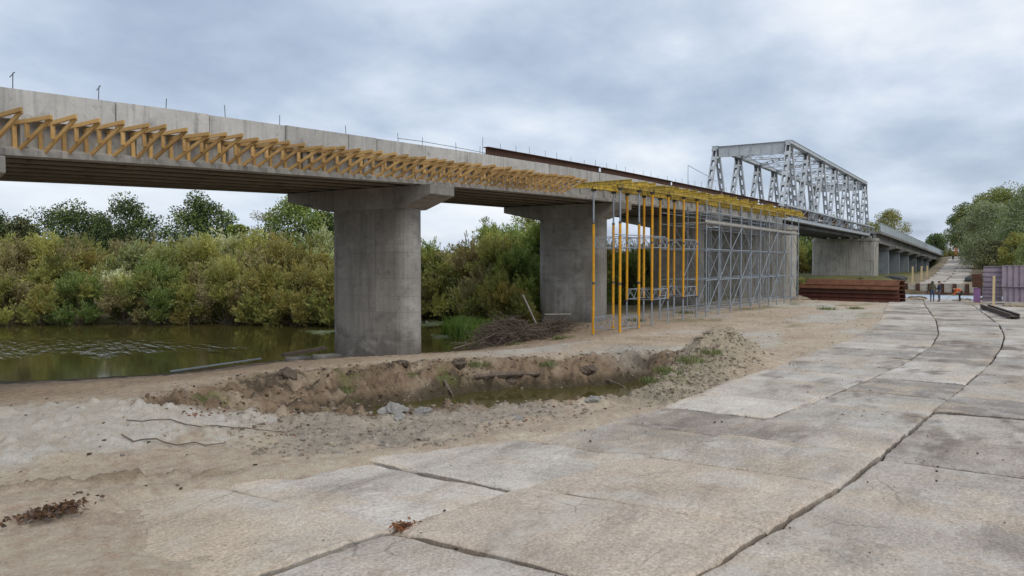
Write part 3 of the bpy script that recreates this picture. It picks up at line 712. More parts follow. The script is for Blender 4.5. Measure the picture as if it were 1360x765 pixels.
# timber brackets
def make_bracket():
    root = empty('timber_bracket')
    L_, h = 1.52, .69; w_ = .06; t_ = .10
    a = MB(); a.bar((0,.24,-.05),(0,-L_,-.02), w_, t_); a.build('arm', M['wood'], root, bevel=.006)
    a = MB(); a.bar((w_+.004,.17,-h-.03),(w_+.004,-L_+.12,-.03), w_, t_); a.build('brace', M['wood'], root, bevel=.006)
    a = MB(); a.bar((0,.155,-h-.06),(0,.155,-.105), w_, t_); a.build('post', M['wood'], root, bevel=.006)
    a = MB(); a.bar((0,-.44,-.44),(0,-.44,-.10), w_, t_); a.build('strut', M['wood'], root, bevel=.006)
    return root
proto = make_bracket(); x = 8.35; k = 0
while x < 36.6:
    o = proto if k == 0 else copy_tree(proto)
    o.location = (x+random.uniform(-.04,.04), YF, zt(x)-.745+random.uniform(-.02,.015))
    o.rotation_euler = (random.uniform(-.035,.035), random.uniform(-.03,.03), random.uniform(-.07,.07))
    if k < 2: lab = 'pine bracket at the left picture edge on the bridge side, cut by the frame' if k == 0 else 'pine bracket second from the left picture edge on the bridge side'
    elif x < 23: lab = 'triangular pine bracket on the bridge side left of the nearest pier'
    elif x < 28: lab = 'triangular pine bracket on the bridge side above the nearest pier'
    elif x < 35.6: lab = 'triangular pine bracket on the bridge side between the nearest pier and the yellow props'
    else: lab = 'pine bracket at the far end of the row, beside the yellow formwork beams'
    tag(o, lab, 'bracket', 'timber brackets along the bridge')
    x += .60; k += 1
mb = MB(); mb.bar((-2.2,0,0),(2.2,.05,0),.16,.03); o = mb.build('timber_board', M['wood']); o.location = (31.2, YF-.55, zt(31.2)-.69); o.rotation_euler = (0, -math.atan(.02), .12)
tag(o, 'loose pine board laid across the bracket arms past the nearest pier', 'board')
mb = MB(); mb.bar((-2.0,0,0),(2.0,-.05,0),.14,.03); o = mb.build('timber_board', M['greywood']); o.location = (19.2, YF-.2, zt(19.2)-.69); o.rotation_euler = (0, -math.atan(.035), .03)
tag(o, 'grey weathered board laid over the bracket arms left of the nearest pier', 'board')

# ---------------------------------------------------------------- yellow formwork beams
def i_beam(L_):
    mb = MB(); mb.bar((0,0,.08),(0,-L_,.08),.08,.04); mb.bar((0,0,-.08),(0,-L_,-.08),.08,.04); mb.bar((0,0,0),(0,-L_,0),.035,.118); return mb
pb = i_beam(3.3).build('formwork_beam', M['yellow']); me1 = pb.data
x = 37.4; k = 0
while x < 77.4:
    o = pb if k == 0 else link(pb.copy())
    o.location = (x, YF-.25+random.uniform(-.6,.2), zt(x)-1.0+random.uniform(-.012,.05)); o.rotation_euler = (random.uniform(-.02,.02), random.uniform(-.1,.1), random.uniform(-.13,.13)+(.22 if k in (1,4,7) else 0))
    if k < 5: lab = 'loosely fanned yellow cross beam at the left end of the yellow formwork'
    elif x < 49: lab = 'yellow cross beam of the formwork above the yellow props'
    else: lab = 'yellow cross beam of the formwork above the grey scaffold'
    tag(o, lab, 'formwork beam', 'yellow formwork beams under the bridge edge')
    x += random.uniform(.48, .66); k += 1
for row, (yy, nm) in enumerate(((16.75,'outer'),(18.2,'inner'))):
    x = 36.2
    while x < 76.5:
        L_ = 3.9; mb = MB()
        for dy in (-.07, .07):
            for dz in (-.08, .08): mb.bar((0,dy,dz),(L_,dy,dz+zt(x+L_)-zt(x)),.08,.04)
            mb.bar((0,dy,0),(L_,dy,zt(x+L_)-zt(x)),.03,.118)
        o = mb.build('formwork_girder', M['yellow']); o.location = (x, yy+random.uniform(-.05,.05), zt(x)-1.215)
        tag(o, 'doubled yellow lengthwise beam carrying the cross beams, %s row, over the %s' % (nm, 'yellow props' if x < 48 else 'grey scaffold'), 'formwork beam', 'lengthwise yellow beams, %s row' % nm)
        x += 3.4

# ---------------------------------------------------------------- shoring towers
def tower(x0, y0, inverted, lab):
    a, b = 2.4, 1.5
    gz_ = min(hz(x0, y0), hz(x0+a, y0+b)); T = empty('shoring_tower', (x0, y0, gz_)); tag(T, lab, 'shoring tower', 'yellow shoring towers under the bridge')
    for (px, py) in ((0,0),(a,0),(a,b),(0,b)):
        top = zt(x0+px)-1.33-gz_; g0 = hz(x0+px, y0+py)-gz_
        split = top-1.75 if inverted else 1.35
        m = MB(); 
        if inverted: m.tube([(px,py,g0+.02),(px,py,split)], .07, 12)
        else: m.tube([(px,py,split),(px,py,top-.12)], .07, 12)
        leg = m.build('prop_leg', M['orange'], T, smooth=False)
        m = MB()
        if inverted: m.tube([(px,py,split-.05),(px,py,top-.1)], .047, 10)
        else: m.tube([(px,py,g0+.02),(px,py,split+.05)], .047, 10)
        m.build('inner_tube', M['galv'], leg)
        m = MB(); m.tube([(px,py,split-.04),(px,py,split+.06)], .078, 12); m.tube([(px,py,(2.55 if inverted else top*.62)),(px,py,(2.67 if inverted else top*.62+.09))], .078, 12)
        m.build('collar', M['collar'], leg)
        m = MB(); m.box(px-.1,px+.1,py-.1,py+.1,top-.1,top-.085); m.box(px-.1,px-.085,py-.1,py+.1,top-.086,top+.12); m.box(px+.085,px+.1,py-.1,py+.1,top-.086,top+.12); m.build('fork_head', M['collar'], leg)
        m = MB(); m.box(px-.11,px+.11,py-.11,py+.11,g0+.0,g0+.018); m.build('base_plate', M['galv'], leg)
    levels = (.28, 4.45) if inverted else (1.45, 4.35)
    hgt = .55
    for z in levels:
        for (p, q, nn) in (((0,0),(a,0),5),((0,b),(a,b),5),((0,0),(0,b),3),((a,0),(a,b),3)):
            m = MB(); P = Vector((p[0],p[1],z)); Q = Vector((q[0],q[1],z)); d = (Q-P).normalized()
            P = P+d*.075; Q = Q-d*.075
            m.tube([P,Q],.021,6); m.tube([P+Vector((0,0,hgt)),Q+Vector((0,0,hgt))],.021,6)
            for i in range(nn):
                u = P.lerp(Q, i/nn); v = P.lerp(Q, (i+1)/nn)
                m.tube([u+Vector((0,0,hgt*(i%2))), v+Vector((0,0,hgt*((i+1)%2)))], .014, 6)
            for e in (P, Q): m.tube([e, e+Vector((0,0,hgt))], .018, 6)
            m.build('lattice_frame', M['galv'], T)
    return T
tower(36.5, 16.75, True, 'leftmost yellow shoring tower, its props grey at the top and low frame on the ground')
tower(40.7, 16.75, False, 'middle yellow shoring tower, grey jack legs at the bottom')
tower(45.6, 16.75, False, 'yellow shoring tower standing right beside the grey scaffold')
mb = MB(); mb.tube([(0,0,0),(6.6,-.1,.05)], .024, 8); o = mb.build('scaffold_tube', M['galv']); o.location = (35.6, 16.66, hz(36,16.7)+4.98)
tag(o, 'long grey tube tied across the left yellow shoring towers', 'tube')

# ---------------------------------------------------------------- grey scaffold
sx0, sdx, nb_ = 49.1, 2.57, 10; ys_ = (16.5, 18.05, 19.6)
S = empty('scaffold', (sx0, 16.5, 0)); tag(S, 'long grey tube scaffold standing under the yellow formwork', 'scaffold')
lev = (.38, 2.38, 4.38, 6.05, 6.8)
for r_, yy in enumerate(ys_):
    for i in range(nb_+1):
        x = sdx*i; g0 = hz(sx0+x, yy); top = zt(sx0+x)-1.33
        m = MB(); m.tube([(x,yy-16.5,g0+.01),(x,yy-16.5,top)], .042, 8)
        for z in lev: m.tube([(x,yy-16.5,z-.03),(x,yy-16.5,z+.03)], .055, 8)
        po_ = m.build('post', M['galv'], S)
        m = MB(); m.tube([(x,yy-16.5,2.9),(x,yy-16.5,3.0)], .033, 8); m.build('yellow_sticker', M['yellow'], po_) if r_ == 0 else None
        m = MB(); m.box(x-.08,x+.08,yy-16.58,yy-16.42,g0,g0+.012); m.build('base_plate', M['galv'], po_)
    for z in lev:
        m = MB()
        for i in range(nb_): m.tube([(sdx*i+.05,yy-16.5,z),(sdx*(i+1)-.05,yy-16.5,z)], .030, 6)
        m.build('ledger', M['galv'], S)
for z in lev:
    for i in range(nb_+1):
        m = MB(); m.tube([(sdx*i,.06,z+.01),(sdx*i,3.04,z+.01)], .024, 6); m.build('transom', M['galv'], S)
for i in range(nb_):
    for li, (za, zb_) in enumerate(((.4,2.36),(2.4,4.36),(4.4,6.03))):
        for r_, dy in ((0,-.055),(1,1.605),(2,3.155)):
            if r_ == 2 and (i+li) % 3: continue
            if li == 2 and r_ == 0 and i in (0,4): continue
            flip = (i+li+r_) % 2
            m = MB(); x0, x1 = sdx*i+.06, sdx*(i+1)-.06
            if flip: x0, x1 = x1, x0
            m.tube([(x0,dy,za),(x1,dy,zb_)], .028, 6)
            m.build('brace', M['galv'], S)
m = MB()
for i in range(nb_):
    for k in range(4): m.box(sdx*i+.03, sdx*(i+1)-.03, .12+k*.335, .12+k*.335+.32, 6.085, 6.13)
m.build('deck_boards', M['greywood'], S)
m = MB(); m.box(-.4, sdx*nb_, -.07, -.045, 6.09, 6.24); m.build('toe_board', M['greywood'], S)

# ---------------------------------------------------------------- steel truss bridge
TB = empty('truss_bridge', (82.6, 24.2, 0)); tag(TB, 'grey riveted steel truss bridge span with latticed diagonals', 'bridge'); to = Vector((82.6, 24.2, 0))
tx0, pn, npan = 82.6, 8.53, 7; yt = (20.2, 28.15); zb, ztop = 8.2, 16.35
def part(mb, name, mat, parent=TB, o=to, **kw): return shift(mb, o).build(name, mat, parent, **kw)
def laced(mb, a, b, w=.40, d=.54, t=.025, pitch=1.15):
    """built-up member: four corner angles joined by batten plates on both faces, so the holes are real"""
    a = Vector(a); b = Vector(b); dr = (b-a); ln = dr.length; dr.normalize(); side = Vector((0,1,0)); u2 = side.cross(dr).normalized()
    for sg in (-1, 1):      # channel webs parallel to the truss plane, flanges turned in
        mb.bar(a+side*(sg*(d/2-t/2)), b+side*(sg*(d/2-t/2)), w, t, up=side)
        for s2 in (-1, 1):
            mb.bar(a+side*(sg*(d/2-.06))+u2*(s2*(w/2+.008)), b+side*(sg*(d/2-.06))+u2*(s2*(w/2+.008)), .12, .014, up=u2)
    n = max(3, int(ln/pitch))
    for i in range(n+1):
        c = a.lerp(b, i/n); hl = pitch*.2
        for s2 in (-1, 1):
            mb.bar(c-dr*hl+u2*(s2*(w/2+.020)), c+dr*hl+u2*(s2*(w/2+.020)), d-.03, .008, up=u2)
for si, y in enumerate(yt):
    m = MB(); xa, xb = tx0+pn/2-.5, tx0+pn*(npan-.5)+.5
    m.bar((xa,y,ztop),(xb,y,ztop),.62,.36); m.bar((xa-.02,y,ztop+.19),(xb+.02,y,ztop+.19),.74,.018); part(m, 'top_chord', M['truss'])
    m = MB(); m.bar((tx0-.3,y,zb),(tx0+pn*npan+.3,y,zb),.5,.36); m.bar((tx0-.3,y,zb-.19),(tx0+pn*npan+.3,y,zb-.19),.62,.018); part(m, 'bottom_chord', M['truss'])
    for k in range(npan):
        xt = tx0+pn*(k+.5)
        for sg in (-1, 1):
            m = MB(); laced(m, (xt+sg*.25, y, ztop-.2), (xt+sg*(pn/2-.45), y, zb+.2)); part(m, 'diagonal', M['truss'])
        m = MB()
        for s2 in (-1, 1):
            yy = y+s2*.268; poly = [(xt-.75,ztop-.19),(xt+.75,ztop-.19),(xt+.55,ztop-1.0),(xt-.55,ztop-1.0)]
            m.prism(poly, lambda p: (p[0], yy-.006, p[1]), lambda p: (p[0], yy+.006, p[1]))
        part(m, 'gusset_plate', M['trussdark'])
# portals: plate girders with stiffeners
for xt, sg in ((tx0+pn/2, -1), (tx0+pn*(npan-.5), 1)):
    m = MB(); xp = xt+sg*.30
    m.box(xp-.01,xp+.01,yt[0]+.36,yt[1]-.36,ztop-1.05,ztop+.1); m.box(xp-.16,xp+.16,yt[0]+.36,yt[1]-.36,ztop+.103,ztop+.125); m.box(xp-.16,xp+.16,yt[0]+.36,yt[1]-.36,ztop-1.075,ztop-1.053)
    for i in range(7):
        yy = yt[0]+.45+(yt[1]-yt[0]-.9)*i/6
        m.box(xp-.1,xp-.012,yy-.03,yy+.03,ztop-1.05,ztop+.1); m.box(xp+.012,xp+.1,yy-.03,yy+.03,ztop-1.05,ztop+.1)
    part(m, 'portal_beam', M['truss'])
# lateral bracing under the top chord
for k in range(npan-1):
    xa, xb = tx0+pn*(k+.5), tx0+pn*(k+1.5)
    for (p, q) in (((xa,yt[0]+.3),(xb,yt[1]-.3)),((xa,yt[1]-.3),(xb,yt[0]+.3))):
        m = MB()
        for dz in (-.14, .14): m.bar((p[0],p[1],ztop+dz-.1),(q[0],q[1],ztop+dz-.1),.16,.04)
        n = 14
        for i in range(n):
            u = Vector((p[0],p[1],ztop-.1)).lerp(Vector((q[0],q[1],ztop-.1)), (i+.2)/n); v = Vector((p[0],p[1],ztop-.1)).lerp(Vector((q[0],q[1],ztop-.1)), (i+.8)/n)
            if i % 2: m.bar(u, v, .04, .24)
        part(m, 'lateral_brace', M['truss'])
    if k:
        m = MB()
        for dz in (-.5, .02): m.bar((xa,yt[0]+.3,ztop+dz),(xa,yt[1]-.3,ztop+dz),.16,.07)
        for i in range(10):
            ya, yb = yt[0]+.4+(yt[1]-yt[0]-.8)*i/10, yt[0]+.4+(yt[1]-yt[0]-.8)*(i+1)/10
            m.bar((xa,ya,ztop-.48+.48*(i%2)),(xa,yb,ztop-.48+.48*((i+1)%2)),.05,.05)
        part(m, 'cross_frame', M['truss'])
# floor: cross beams, stringers, deck, outer bracket walk with knee braces and rail
m = MB(); m.box(tx0-.2, tx0+pn*npan+.2, yt[0]+.62, yt[1]-.62, 8.72, 8.92); part(m, 'deck', M['girder'])
for i in range(npan*2+1):
    x = tx0+pn/2*i
    m = MB(); m.box(x-.14,x+.14,yt[0]+.32,yt[1]-.32,7.95,8.70); part(m, 'floor_beam', M['trussdark'])
    m = MB(); y = yt[0]
    m.box(x-.09,x+.09,y-.95,y-.30,9.20,9.28); m.box(x-.12,x+.12,y-.34,y-.265,8.4,9.5); m.bar((x,y-.34,8.5),(x,y-.92,9.19),.1,.1)
    part(m, 'walkway_bracket', M['truss'])
for i in range(4):
    y = yt[0]+1.4+i*1.75; m = MB(); m.box(tx0, tx0+pn*npan, y-.12, y+.12, 8.2, 8.715) if False else m.box(tx0-.15, tx0+pn*npan+.15, y-.12, y+.12, 7.6, 7.94); part(m, 'stringer', M['trussdark'])
m = MB(); m.box(tx0-.2,tx0+pn*npan+.2,yt[0]-.98,yt[0]-.9,9.285,9.44); m.box(tx0-.2,tx0+pn*npan+.2,yt[0]-.90,yt[0]-.36,9.285,9.33); part(m, 'walkway', M['truss'])
def block_pier(x, y0, y1, thick, z0, z1, parent, o, mat):
    m = MB(); n = 8; r = thick/2; pts = []
    for k in range(n+1):
        a = math.pi*k/n; pts.append((x+r*math.cos(a), y1-r*.55+r*.55*math.sin(a)))
    for k in range(n+1):
        a = math.pi+math.pi*k/n; pts.append((x+r*math.cos(a), y0+r*.55+r*.55*math.sin(a)))
    m.prism(pts, lambda p: (p[0],p[1],z0), lambda p: (p[0],p[1],z1)); p = shift(m, o).build('pier', mat, parent, bevel=.04)
    c = MB(); cx_ = sum(q[0] for q in pts)/len(pts); cy_ = (y0+y1)/2
    c.prism([(x+(q[0]-x)*1.07, cy_+(q[1]-cy_)*1.022) for q in pts], lambda p: (p[0],p[1],z1+.002), lambda p: (p[0],p[1],z1+.42)); shift(c, o).build('pier_cap', mat, p, bevel=.05)
    for yy in (20.2, 28.15):
        c = MB(); c.box(x-.5,x+.5,yy-.5,yy+.5,z1+.43,7.98); shift(c, o).build('bearing_block', mat, p)
    return p
block_pier(81.6, 18.2, 28.4, 2.6, -1.8, 6.75, TB, to, M['oldpier'])
block_pier(142.3, 18.6, 29.0, 3.0, -1.0, 7.1, TB, to, M['oldpier'])
mb = MB(); mb.tube([(140.2,19.2,9.2),(140.25,19.0,4.0),(140.2,18.9,.9)], .03, 6); tag(mb.build('hanging_rope', M['galv']), 'pale rope hanging from the far end of the truss down the pier', 'rope')
mb = MB(); mb.tube([(60,YF+1.5,11.2),(72,24,11.55),(86.9,28.1,12.6)], .02, 5); tag(mb.build('overhead_cable', M['collar']), 'thin cable rising from the bridge deck to the far truss leg', 'cable')
mb = MB(); mb.tube([(60,YF+1.5,zt(60)-.43),(60,YF+1.5,11.22)], .018, 6)
tag(mb.build('cable_post', M['collar']), 'thin post on the bridge deck holding the overhead cable', 'post')

# ---------------------------------------------------------------- far viaduct
VD = empty('viaduct', (144, 24, 0)); vo_ = Vector((144, 24, 0)); tag(VD, 'far concrete viaduct on slab piers with a pale solid railing', 'viaduct')
vx0, vx1 = 143.9, 288.0; yv = (18.5, 29.6)
def vz(x): return 8.75-(x-144)*.0197
def vbox(m, x0, x1, y0, y1, d0, d1, n=1):
    for i in range(n):
        a = x0+(x1-x0)*i/n; b = x0+(x1-x0)*(i+1)/n
        m.quadbox([(a,y0,vz(a)+d0),(b,y0,vz(b)+d0),(b,y1,vz(b)+d0),(a,y1,vz(a)+d0),(a,y0,vz(a)+d1),(b,y0,vz(b)+d1),(b,y1,vz(b)+d1),(a,y1,vz(a)+d1)])
m = MB(); vbox(m, vx0, vx1, yv[0], yv[1], -.35, 0); shift(m, vo_).build('deck', M['rail_beam'], VD)
for sd, y in ((0, yv[0]), (1, yv[1]-.12)):
    m = MB(); x = vx0
    while x < vx1-.5:
        b = min(x+3.0, vx1); vbox(m, x+.04, b-.04, y+.02, y+.1, .03, 1.28); vbox(m, x-.07, x+.035, y-.03, y+.13, .003, 1.36); x = b
    vbox(m, vx0, vx1, y-.02, y+.12, 1.365, 1.44); shift(m, vo_).build('railing', M['railing'], VD)
vp = [143.6]+[164+17.2*i for i in range(7)]+[288]
for i in range(8):
    a, b = (144 if i == 0 else vp[i]), vp[i+1]
    for k in range(6):
        y = yv[0]+1.0+k*1.82; m = MB(); vbox(m, a+.05, b-.05, y-.2, y+.2, -1.75, -.353)
        if k == 0:
            q = a+2
            while q < b-1: vbox(m, q-.12, q+.12, y-.42, y-.203, -1.3, -.36); q += 2.6
        shift(m, vo_).build('girder', M['rail_beam'], VD)
for x in vp[1:7]:
    m = MB(); m.box(x-.55,x+.55,19.6,28.4,.2,vz(x)-2.5); p = shift(m, vo_).build('pier', M['bluepier'], VD, bevel=.1)
    m = MB(); zc = vz(x)-1.77; m.prism([(18.3,zc),(18.3,zc-.35),(19.7,zc-.73),(28.3,zc-.73),(29.7,zc-.35),(29.7,zc)], lambda q: (x-.75,q[0],q[1]), lambda q: (x+.75,q[0],q[1])); shift(m, vo_).build('pier_cap', M['rail_beam'], p)
m = MB(); m.box(283.2,288,18.4,29.6,-.5,vz(286)-1.9); shift(m, vo_).build('abutment', M['bluepier'], VD)

# ---------------------------------------------------------------- sheet pile wall across the channel
M['lagging'] = surf('beige_lagging', (.44,.39,.32), (.36,.31,.25), (.25,.2,.15), scale=1.5, fine=10)
W = empty('pile_wall', (118.4, 0, 0)); tag(W, 'low retaining wall of rusty steel piles and pale lagging beyond the workers', 'wall')
y = -24.; k = 0
while y < 18:
    m = MB(); m.box(-.2,.0,y-.24,y-.2,-1.6,.72); m.box(-.2,.0,y+.2,y+.24,-1.6,.72); m.box(-.12,-.08,y-.198,y+.198,-1.6,.72); m.build('steel_pile', M['rust'], W)
    m = MB()
    for j in range(4): m.box(-.06,.04,y+.27,y+1.17,-1.3+j*.47,-.85+j*.47)
    m.build('lagging', M['lagging'], W)
    y += 1.44; k += 1
m = MB(); m.box(-.3,-.21,-24.3,17.2,-.62,-.46); m.build('waler', M['rust'], W)
gs = np.linspace(0, 1, 40); ga, gb = np.meshgrid(gs, gs, indexing='ij'); sx_ = (99+18.8*ga).ravel(); sy_ = (-4+19*gb).ravel()+.4*np.sin(sx_*.7)
sz_ = height(sx_, sy_)+.05+.05*fbm(sx_*.8, sy_*.8, 3, 401); ix = np.arange(1600).reshape(40, 40)
M['sheet'] = surf('pale_geotextile', (.47,.54,.61), (.40,.46,.53), (.30,.29,.26), scale=.35, fine=3, rough=.6)
ob = np_mesh('ground_sheet', np.stack([sx_, sy_, sz_], -1), np.stack([ix[:-1,:-1], ix[1:,:-1], ix[1:,1:], ix[:-1,1:]], -1).reshape(-1, 4), M['sheet'], smooth=True)
tag(ob, 'pale blue sheet spread on the ground before the steel pile wall', 'ground sheet')
# soil lumps left in the channel
def lump(name, x, y, z, sx, sy, sz, mat, seed, sub=3, amp=.28):
    import bmesh
    bm = bmesh.new(); bmesh.ops.create_icosphere(bm, subdivisions=sub, radius=1)
    P = np.array([v.co for v in bm.verts]); n_ = fbm(P[:,0]*1.6+seed*7, P[:,1]*1.6+P[:,2]*1.1, 4, seed)
    n2_ = fbm(P[:,0]*4+seed, P[:,2]*4+P[:,1]*3, 3, seed+5)
    for v, a, b in zip(bm.verts, n_, n2_):
        s_ = 1+amp*a*1.6+amp*.5*b; v.co = Vector((v.co.x*s_*sx, v.co.y*s_*sy, v.co.z*s_*sz))
    me = bpy.data.meshes.new(name); bm.to_mesh(me); bm.free(); me.materials.append(mat)
    o = link(bpy.data.objects.new(name, me)); o.location = (x, y, z); o.rotation_euler = (0,0,seed*1.3); return o
for k, (x, y) in enumerate(((103,9.2),(99.5,4.3),(105,2.2),(101,-.2))):
    tag(lump('soil_clod', x, y, -.8, 1.1, .8, .38, M['soilclod'], 30+k), 'dark soil lump on the pale blue sheet behind the workers', 'soil lump', 'soil lumps on the blue sheet')
tag(lump('gravel_heap', 126, 14.2, 1.1, 1.5, 1.6, .6, M['gravelheap'], 3, 4, .12), 'dark gravel heap beside the far truss pier', 'gravel heap')
tag(lump('gravel_heap', 136, 4.2, .9, 1.8, 1.8, .9, M['gravelheap'], 4, 4, .12), 'grey gravel heap right of the far slab road', 'gravel heap')

# ---------------------------------------------------------------- stacked sheet piles (rust)
def u_pile(Lp, wtop=.62, wbot=1.3, h=.40, t=.045):
    """U-shaped sheet pile lying hollow side down, along local x"""
    o_ = [(-wbot/2-.05,0),(-wbot/2,0),(-wtop/2,h-t),(wtop/2,h-t),(wbot/2,0),(wbot/2+.05,0),(wbot/2+.05,t),(wbot/2-.01,t),(wtop/2+.02,h),(-wtop/2-.02,h),(-wbot/2+.01,t),(-wbot/2-.05,t)]
    m = MB(); m.prism(o_, lambda p: (0,p[0],p[1]), lambda p: (Lp,p[0],p[1])); return m
P0 = Vector((77.3, 16.9, 0)); P1 = Vector((74.95, 7.95, 0)); ln = (P1-P0).length; rz = math.atan2(P1.y-P0.y, P1.x-P0.x)
g0 = .02
layers = [('rustred',.0,.38,.05,0),('rustred',.36,.40,.0,.06),('rust',.74,.38,.1,.02),('rustorange',1.1,.40,.12,-.03),('rustorange',1.45,.5,.75,.12)]
names = ['red-brown sheet pile at the bottom of the rusty stack, half buried in soil','dark red sheet pile second from the bottom of the rusty stack','dark brown sheet pile in the middle of the rusty stack','tan-brown sheet pile just under the topmost one of the rusty stack','orange-brown sheet pile on top of the rusty stack by the road']
for k, (mt, z, h, x0, dy) in enumerate(layers):
    m = u_pile(ln-x0+random.uniform(-.06,.06), 1.12 if k < 4 else .8, 1.5, h)
    o = m.build('sheet_pile', M[mt]); o.location = Vector((P0.x, P0.y, g0+z))+(P1-P0).normalized()*x0+Vector((.9+dy, 0, 0)); o.rotation_euler = (0,0,rz)
    tag(o, names[k], 'sheet pile', 'rusty sheet piles stacked by the road')
for k in range(2):
    c = (P0+(P1-P0)*(.2+.6*k)); m = MB(); m.bar((-1.0,0,0),(1.6,0,0),.16,.1); o = m.build('timber_bearer', M['greywood']); o.location = (c.x+.5, c.y, g0-.02); o.rotation_euler = (0,0,rz+R(90))
    tag(o, 'grey timber bearer under the rusty stack, nearer the scaffold' if k == 0 else 'grey timber bearer under the rusty stack, nearer the road', 'timber bearer')

# ---------------------------------------------------------------- purple corrugated piles at the right
def corrugated(Lw, H, pitch, depth, t=.03, vertical=True):
    """ribbed steel sheet standing along local -y, ribs vertical or horizontal, folded back at its ends"""
    pts = []; q = 0; tot = Lw if vertical else H
    while q < tot-.01:
        e = min(q+pitch, tot); w_ = e-q
        pts += [(q,0),(q+w_*.55,0),(q+w_*.66,depth),(q+w_*.94,depth)]; q = e
    pts.append((tot,0)); m = MB()
    outl = pts+[(p[0], p[1]+t) for p in pts[::-1]]
    if vertical: m.prism(outl, lambda p: (p[1],-p[0],0), lambda p: (p[1],-p[0],H))
    else: m.prism(outl, lambda p: (p[1],0,p[0]), lambda p: (p[1],-Lw,p[0]))
    return m
def crate(name, x, y, z, Lw, H, pitch, depth, vertical, mat, lab, dp=1.2, rz=0., cap=True):
    r = empty(name, (x,y,z), rz); tag(r, lab, 'steel panel', 'purple steel panels stacked at the right')
    corrugated(Lw, H, pitch, depth, vertical=vertical).build('face_sheet', mat, r)
    m = MB(); m.box(.12,dp,-Lw+.02,-.02,.02,H-.05); m.build('sheet_bundle', mat, r)
    if cap: m = MB(); m.box(-.03,dp,-Lw,0,H+.003,H+.05); m.build('top_edge', mat, r)
    return r
crate('purple_panel', 76.4, .55, .28, 7.5, 1.15, .42, .09, True, M['purple'], 'lower purple ribbed steel panel at the right picture edge', dp=1.3)
crate('purple_panel', 76.2, .62, 1.52, 7.5, 1.72, .42, .09, True, M['purple'], 'upper purple ribbed steel panel at the right picture edge', dp=1.2, rz=R(-1))
crate('ribbed_panel', 76.9, 2.0, .26, 1.4, 1.2, .33, .08, False, M['purple'], 'pale mauve panel with level ribs, lower one, behind the wooden stake', dp=.9)
crate('ribbed_panel', 76.8, 1.95, 1.55, 1.35, 1.62, .40, .09, False, M['purple'], 'grey mauve panel with level ribs, upper one, behind the wooden stake', dp=.9)
m = MB(); m.prism([(0,0),(.5,0),(.5,-.35),(.46,-.35),(.46,-.04),(.04,-.04),(.04,-.35),(0,-.35)], lambda p: (-p[1],-p[0],0), lambda p: (-p[1],-p[0],1.28)); o = m.build('violet_pile', M['purple2']); o.location = (76.3, 2.62, .12)
tag(o, 'short violet steel pile standing on end, under the rusty plate', 'steel pile')
m = MB(); m.prism([(0,0),(.78,.05),(.68,1.15),(-.04,1.12)], lambda p: (0,-p[0],p[1]), lambda p: (.12,-p[0],p[1])); m.bar((.0,-.3,.1),(.0,-.3,.9),.12,.05); o = m.build('rusty_plate', M['rust']); o.location = (76.2, 2.72, 1.43)
tag(o, 'dark rusty steel plate on top of the violet pile', 'steel plate')
M['groundbeam'] = surf('dull_brown_steel', (.12,.095,.08), (.085,.07,.06), (.05,.045,.04), scale=3, fine=16)
# yellow stake and ground beam
def stake(x, y, h, w_, lab, mat='wood', lean=0.):
    z = hz(x, y); m = MB(); m.bar((0,0,-.3),(lean,0,h),w_,w_,up=(0,1,0)); m.prism([(-w_/2,-w_/2),(w_/2,-w_/2),(w_/2,w_/2),(-w_/2,w_/2)], lambda p: (lean+p[0],p[1],h), lambda p: (lean+p[0]*.6,p[1]*.6,h+.03))
    o = m.build('wooden_stake', M[mat]); o.location = (x, y, z); tag(o, lab, 'stake'); return o
stake(71.5, 1.1, 2.55, .17, 'tall pale wooden stake in front of the purple panels', 'paleboard')
stake(122.5, 11.6, 2.4, .2, 'pale wooden stake on the far bank, leftmost of three left of the road', 'paleboard')
stake(139, 11.9, 2.2, .24, 'broad pale wooden stake on the far bank, middle of three left of the road', 'paleboard')
stake(149, 11.9, 1.9, .22, 'pale wooden stake on the far bank, rightmost of three, nearest the far road', 'paleboard')
stake(30.9, 10.3, .62, .05, 'thin brown stick standing upright left of the soil mound top', 'twig', .03)
stake(30.9, 8.75, .42, .05, 'short brown stick standing upright behind the soil mound top', 'twig', .04)
m = MB(); Lb = 12.2
for dy in (-.24, .24): m.bar((0,dy,.15),(Lb,dy,.15),.04,.26)
m.bar((0,0,.15),(Lb,0,.15),.435,.05); 
for dy in (-.24,.24): m.bar((.0,dy,.297),(Lb,dy,.297),.16,.03)
o = m.build('ground_beam', M['groundbeam']); o.location = (56.3, -.25, .09); o.rotation_euler = (0,0,math.atan2(1.65+.25,68.4-56.3))
tag(o, 'dark steel beam lying on the slab road before the purple panels', 'steel beam')

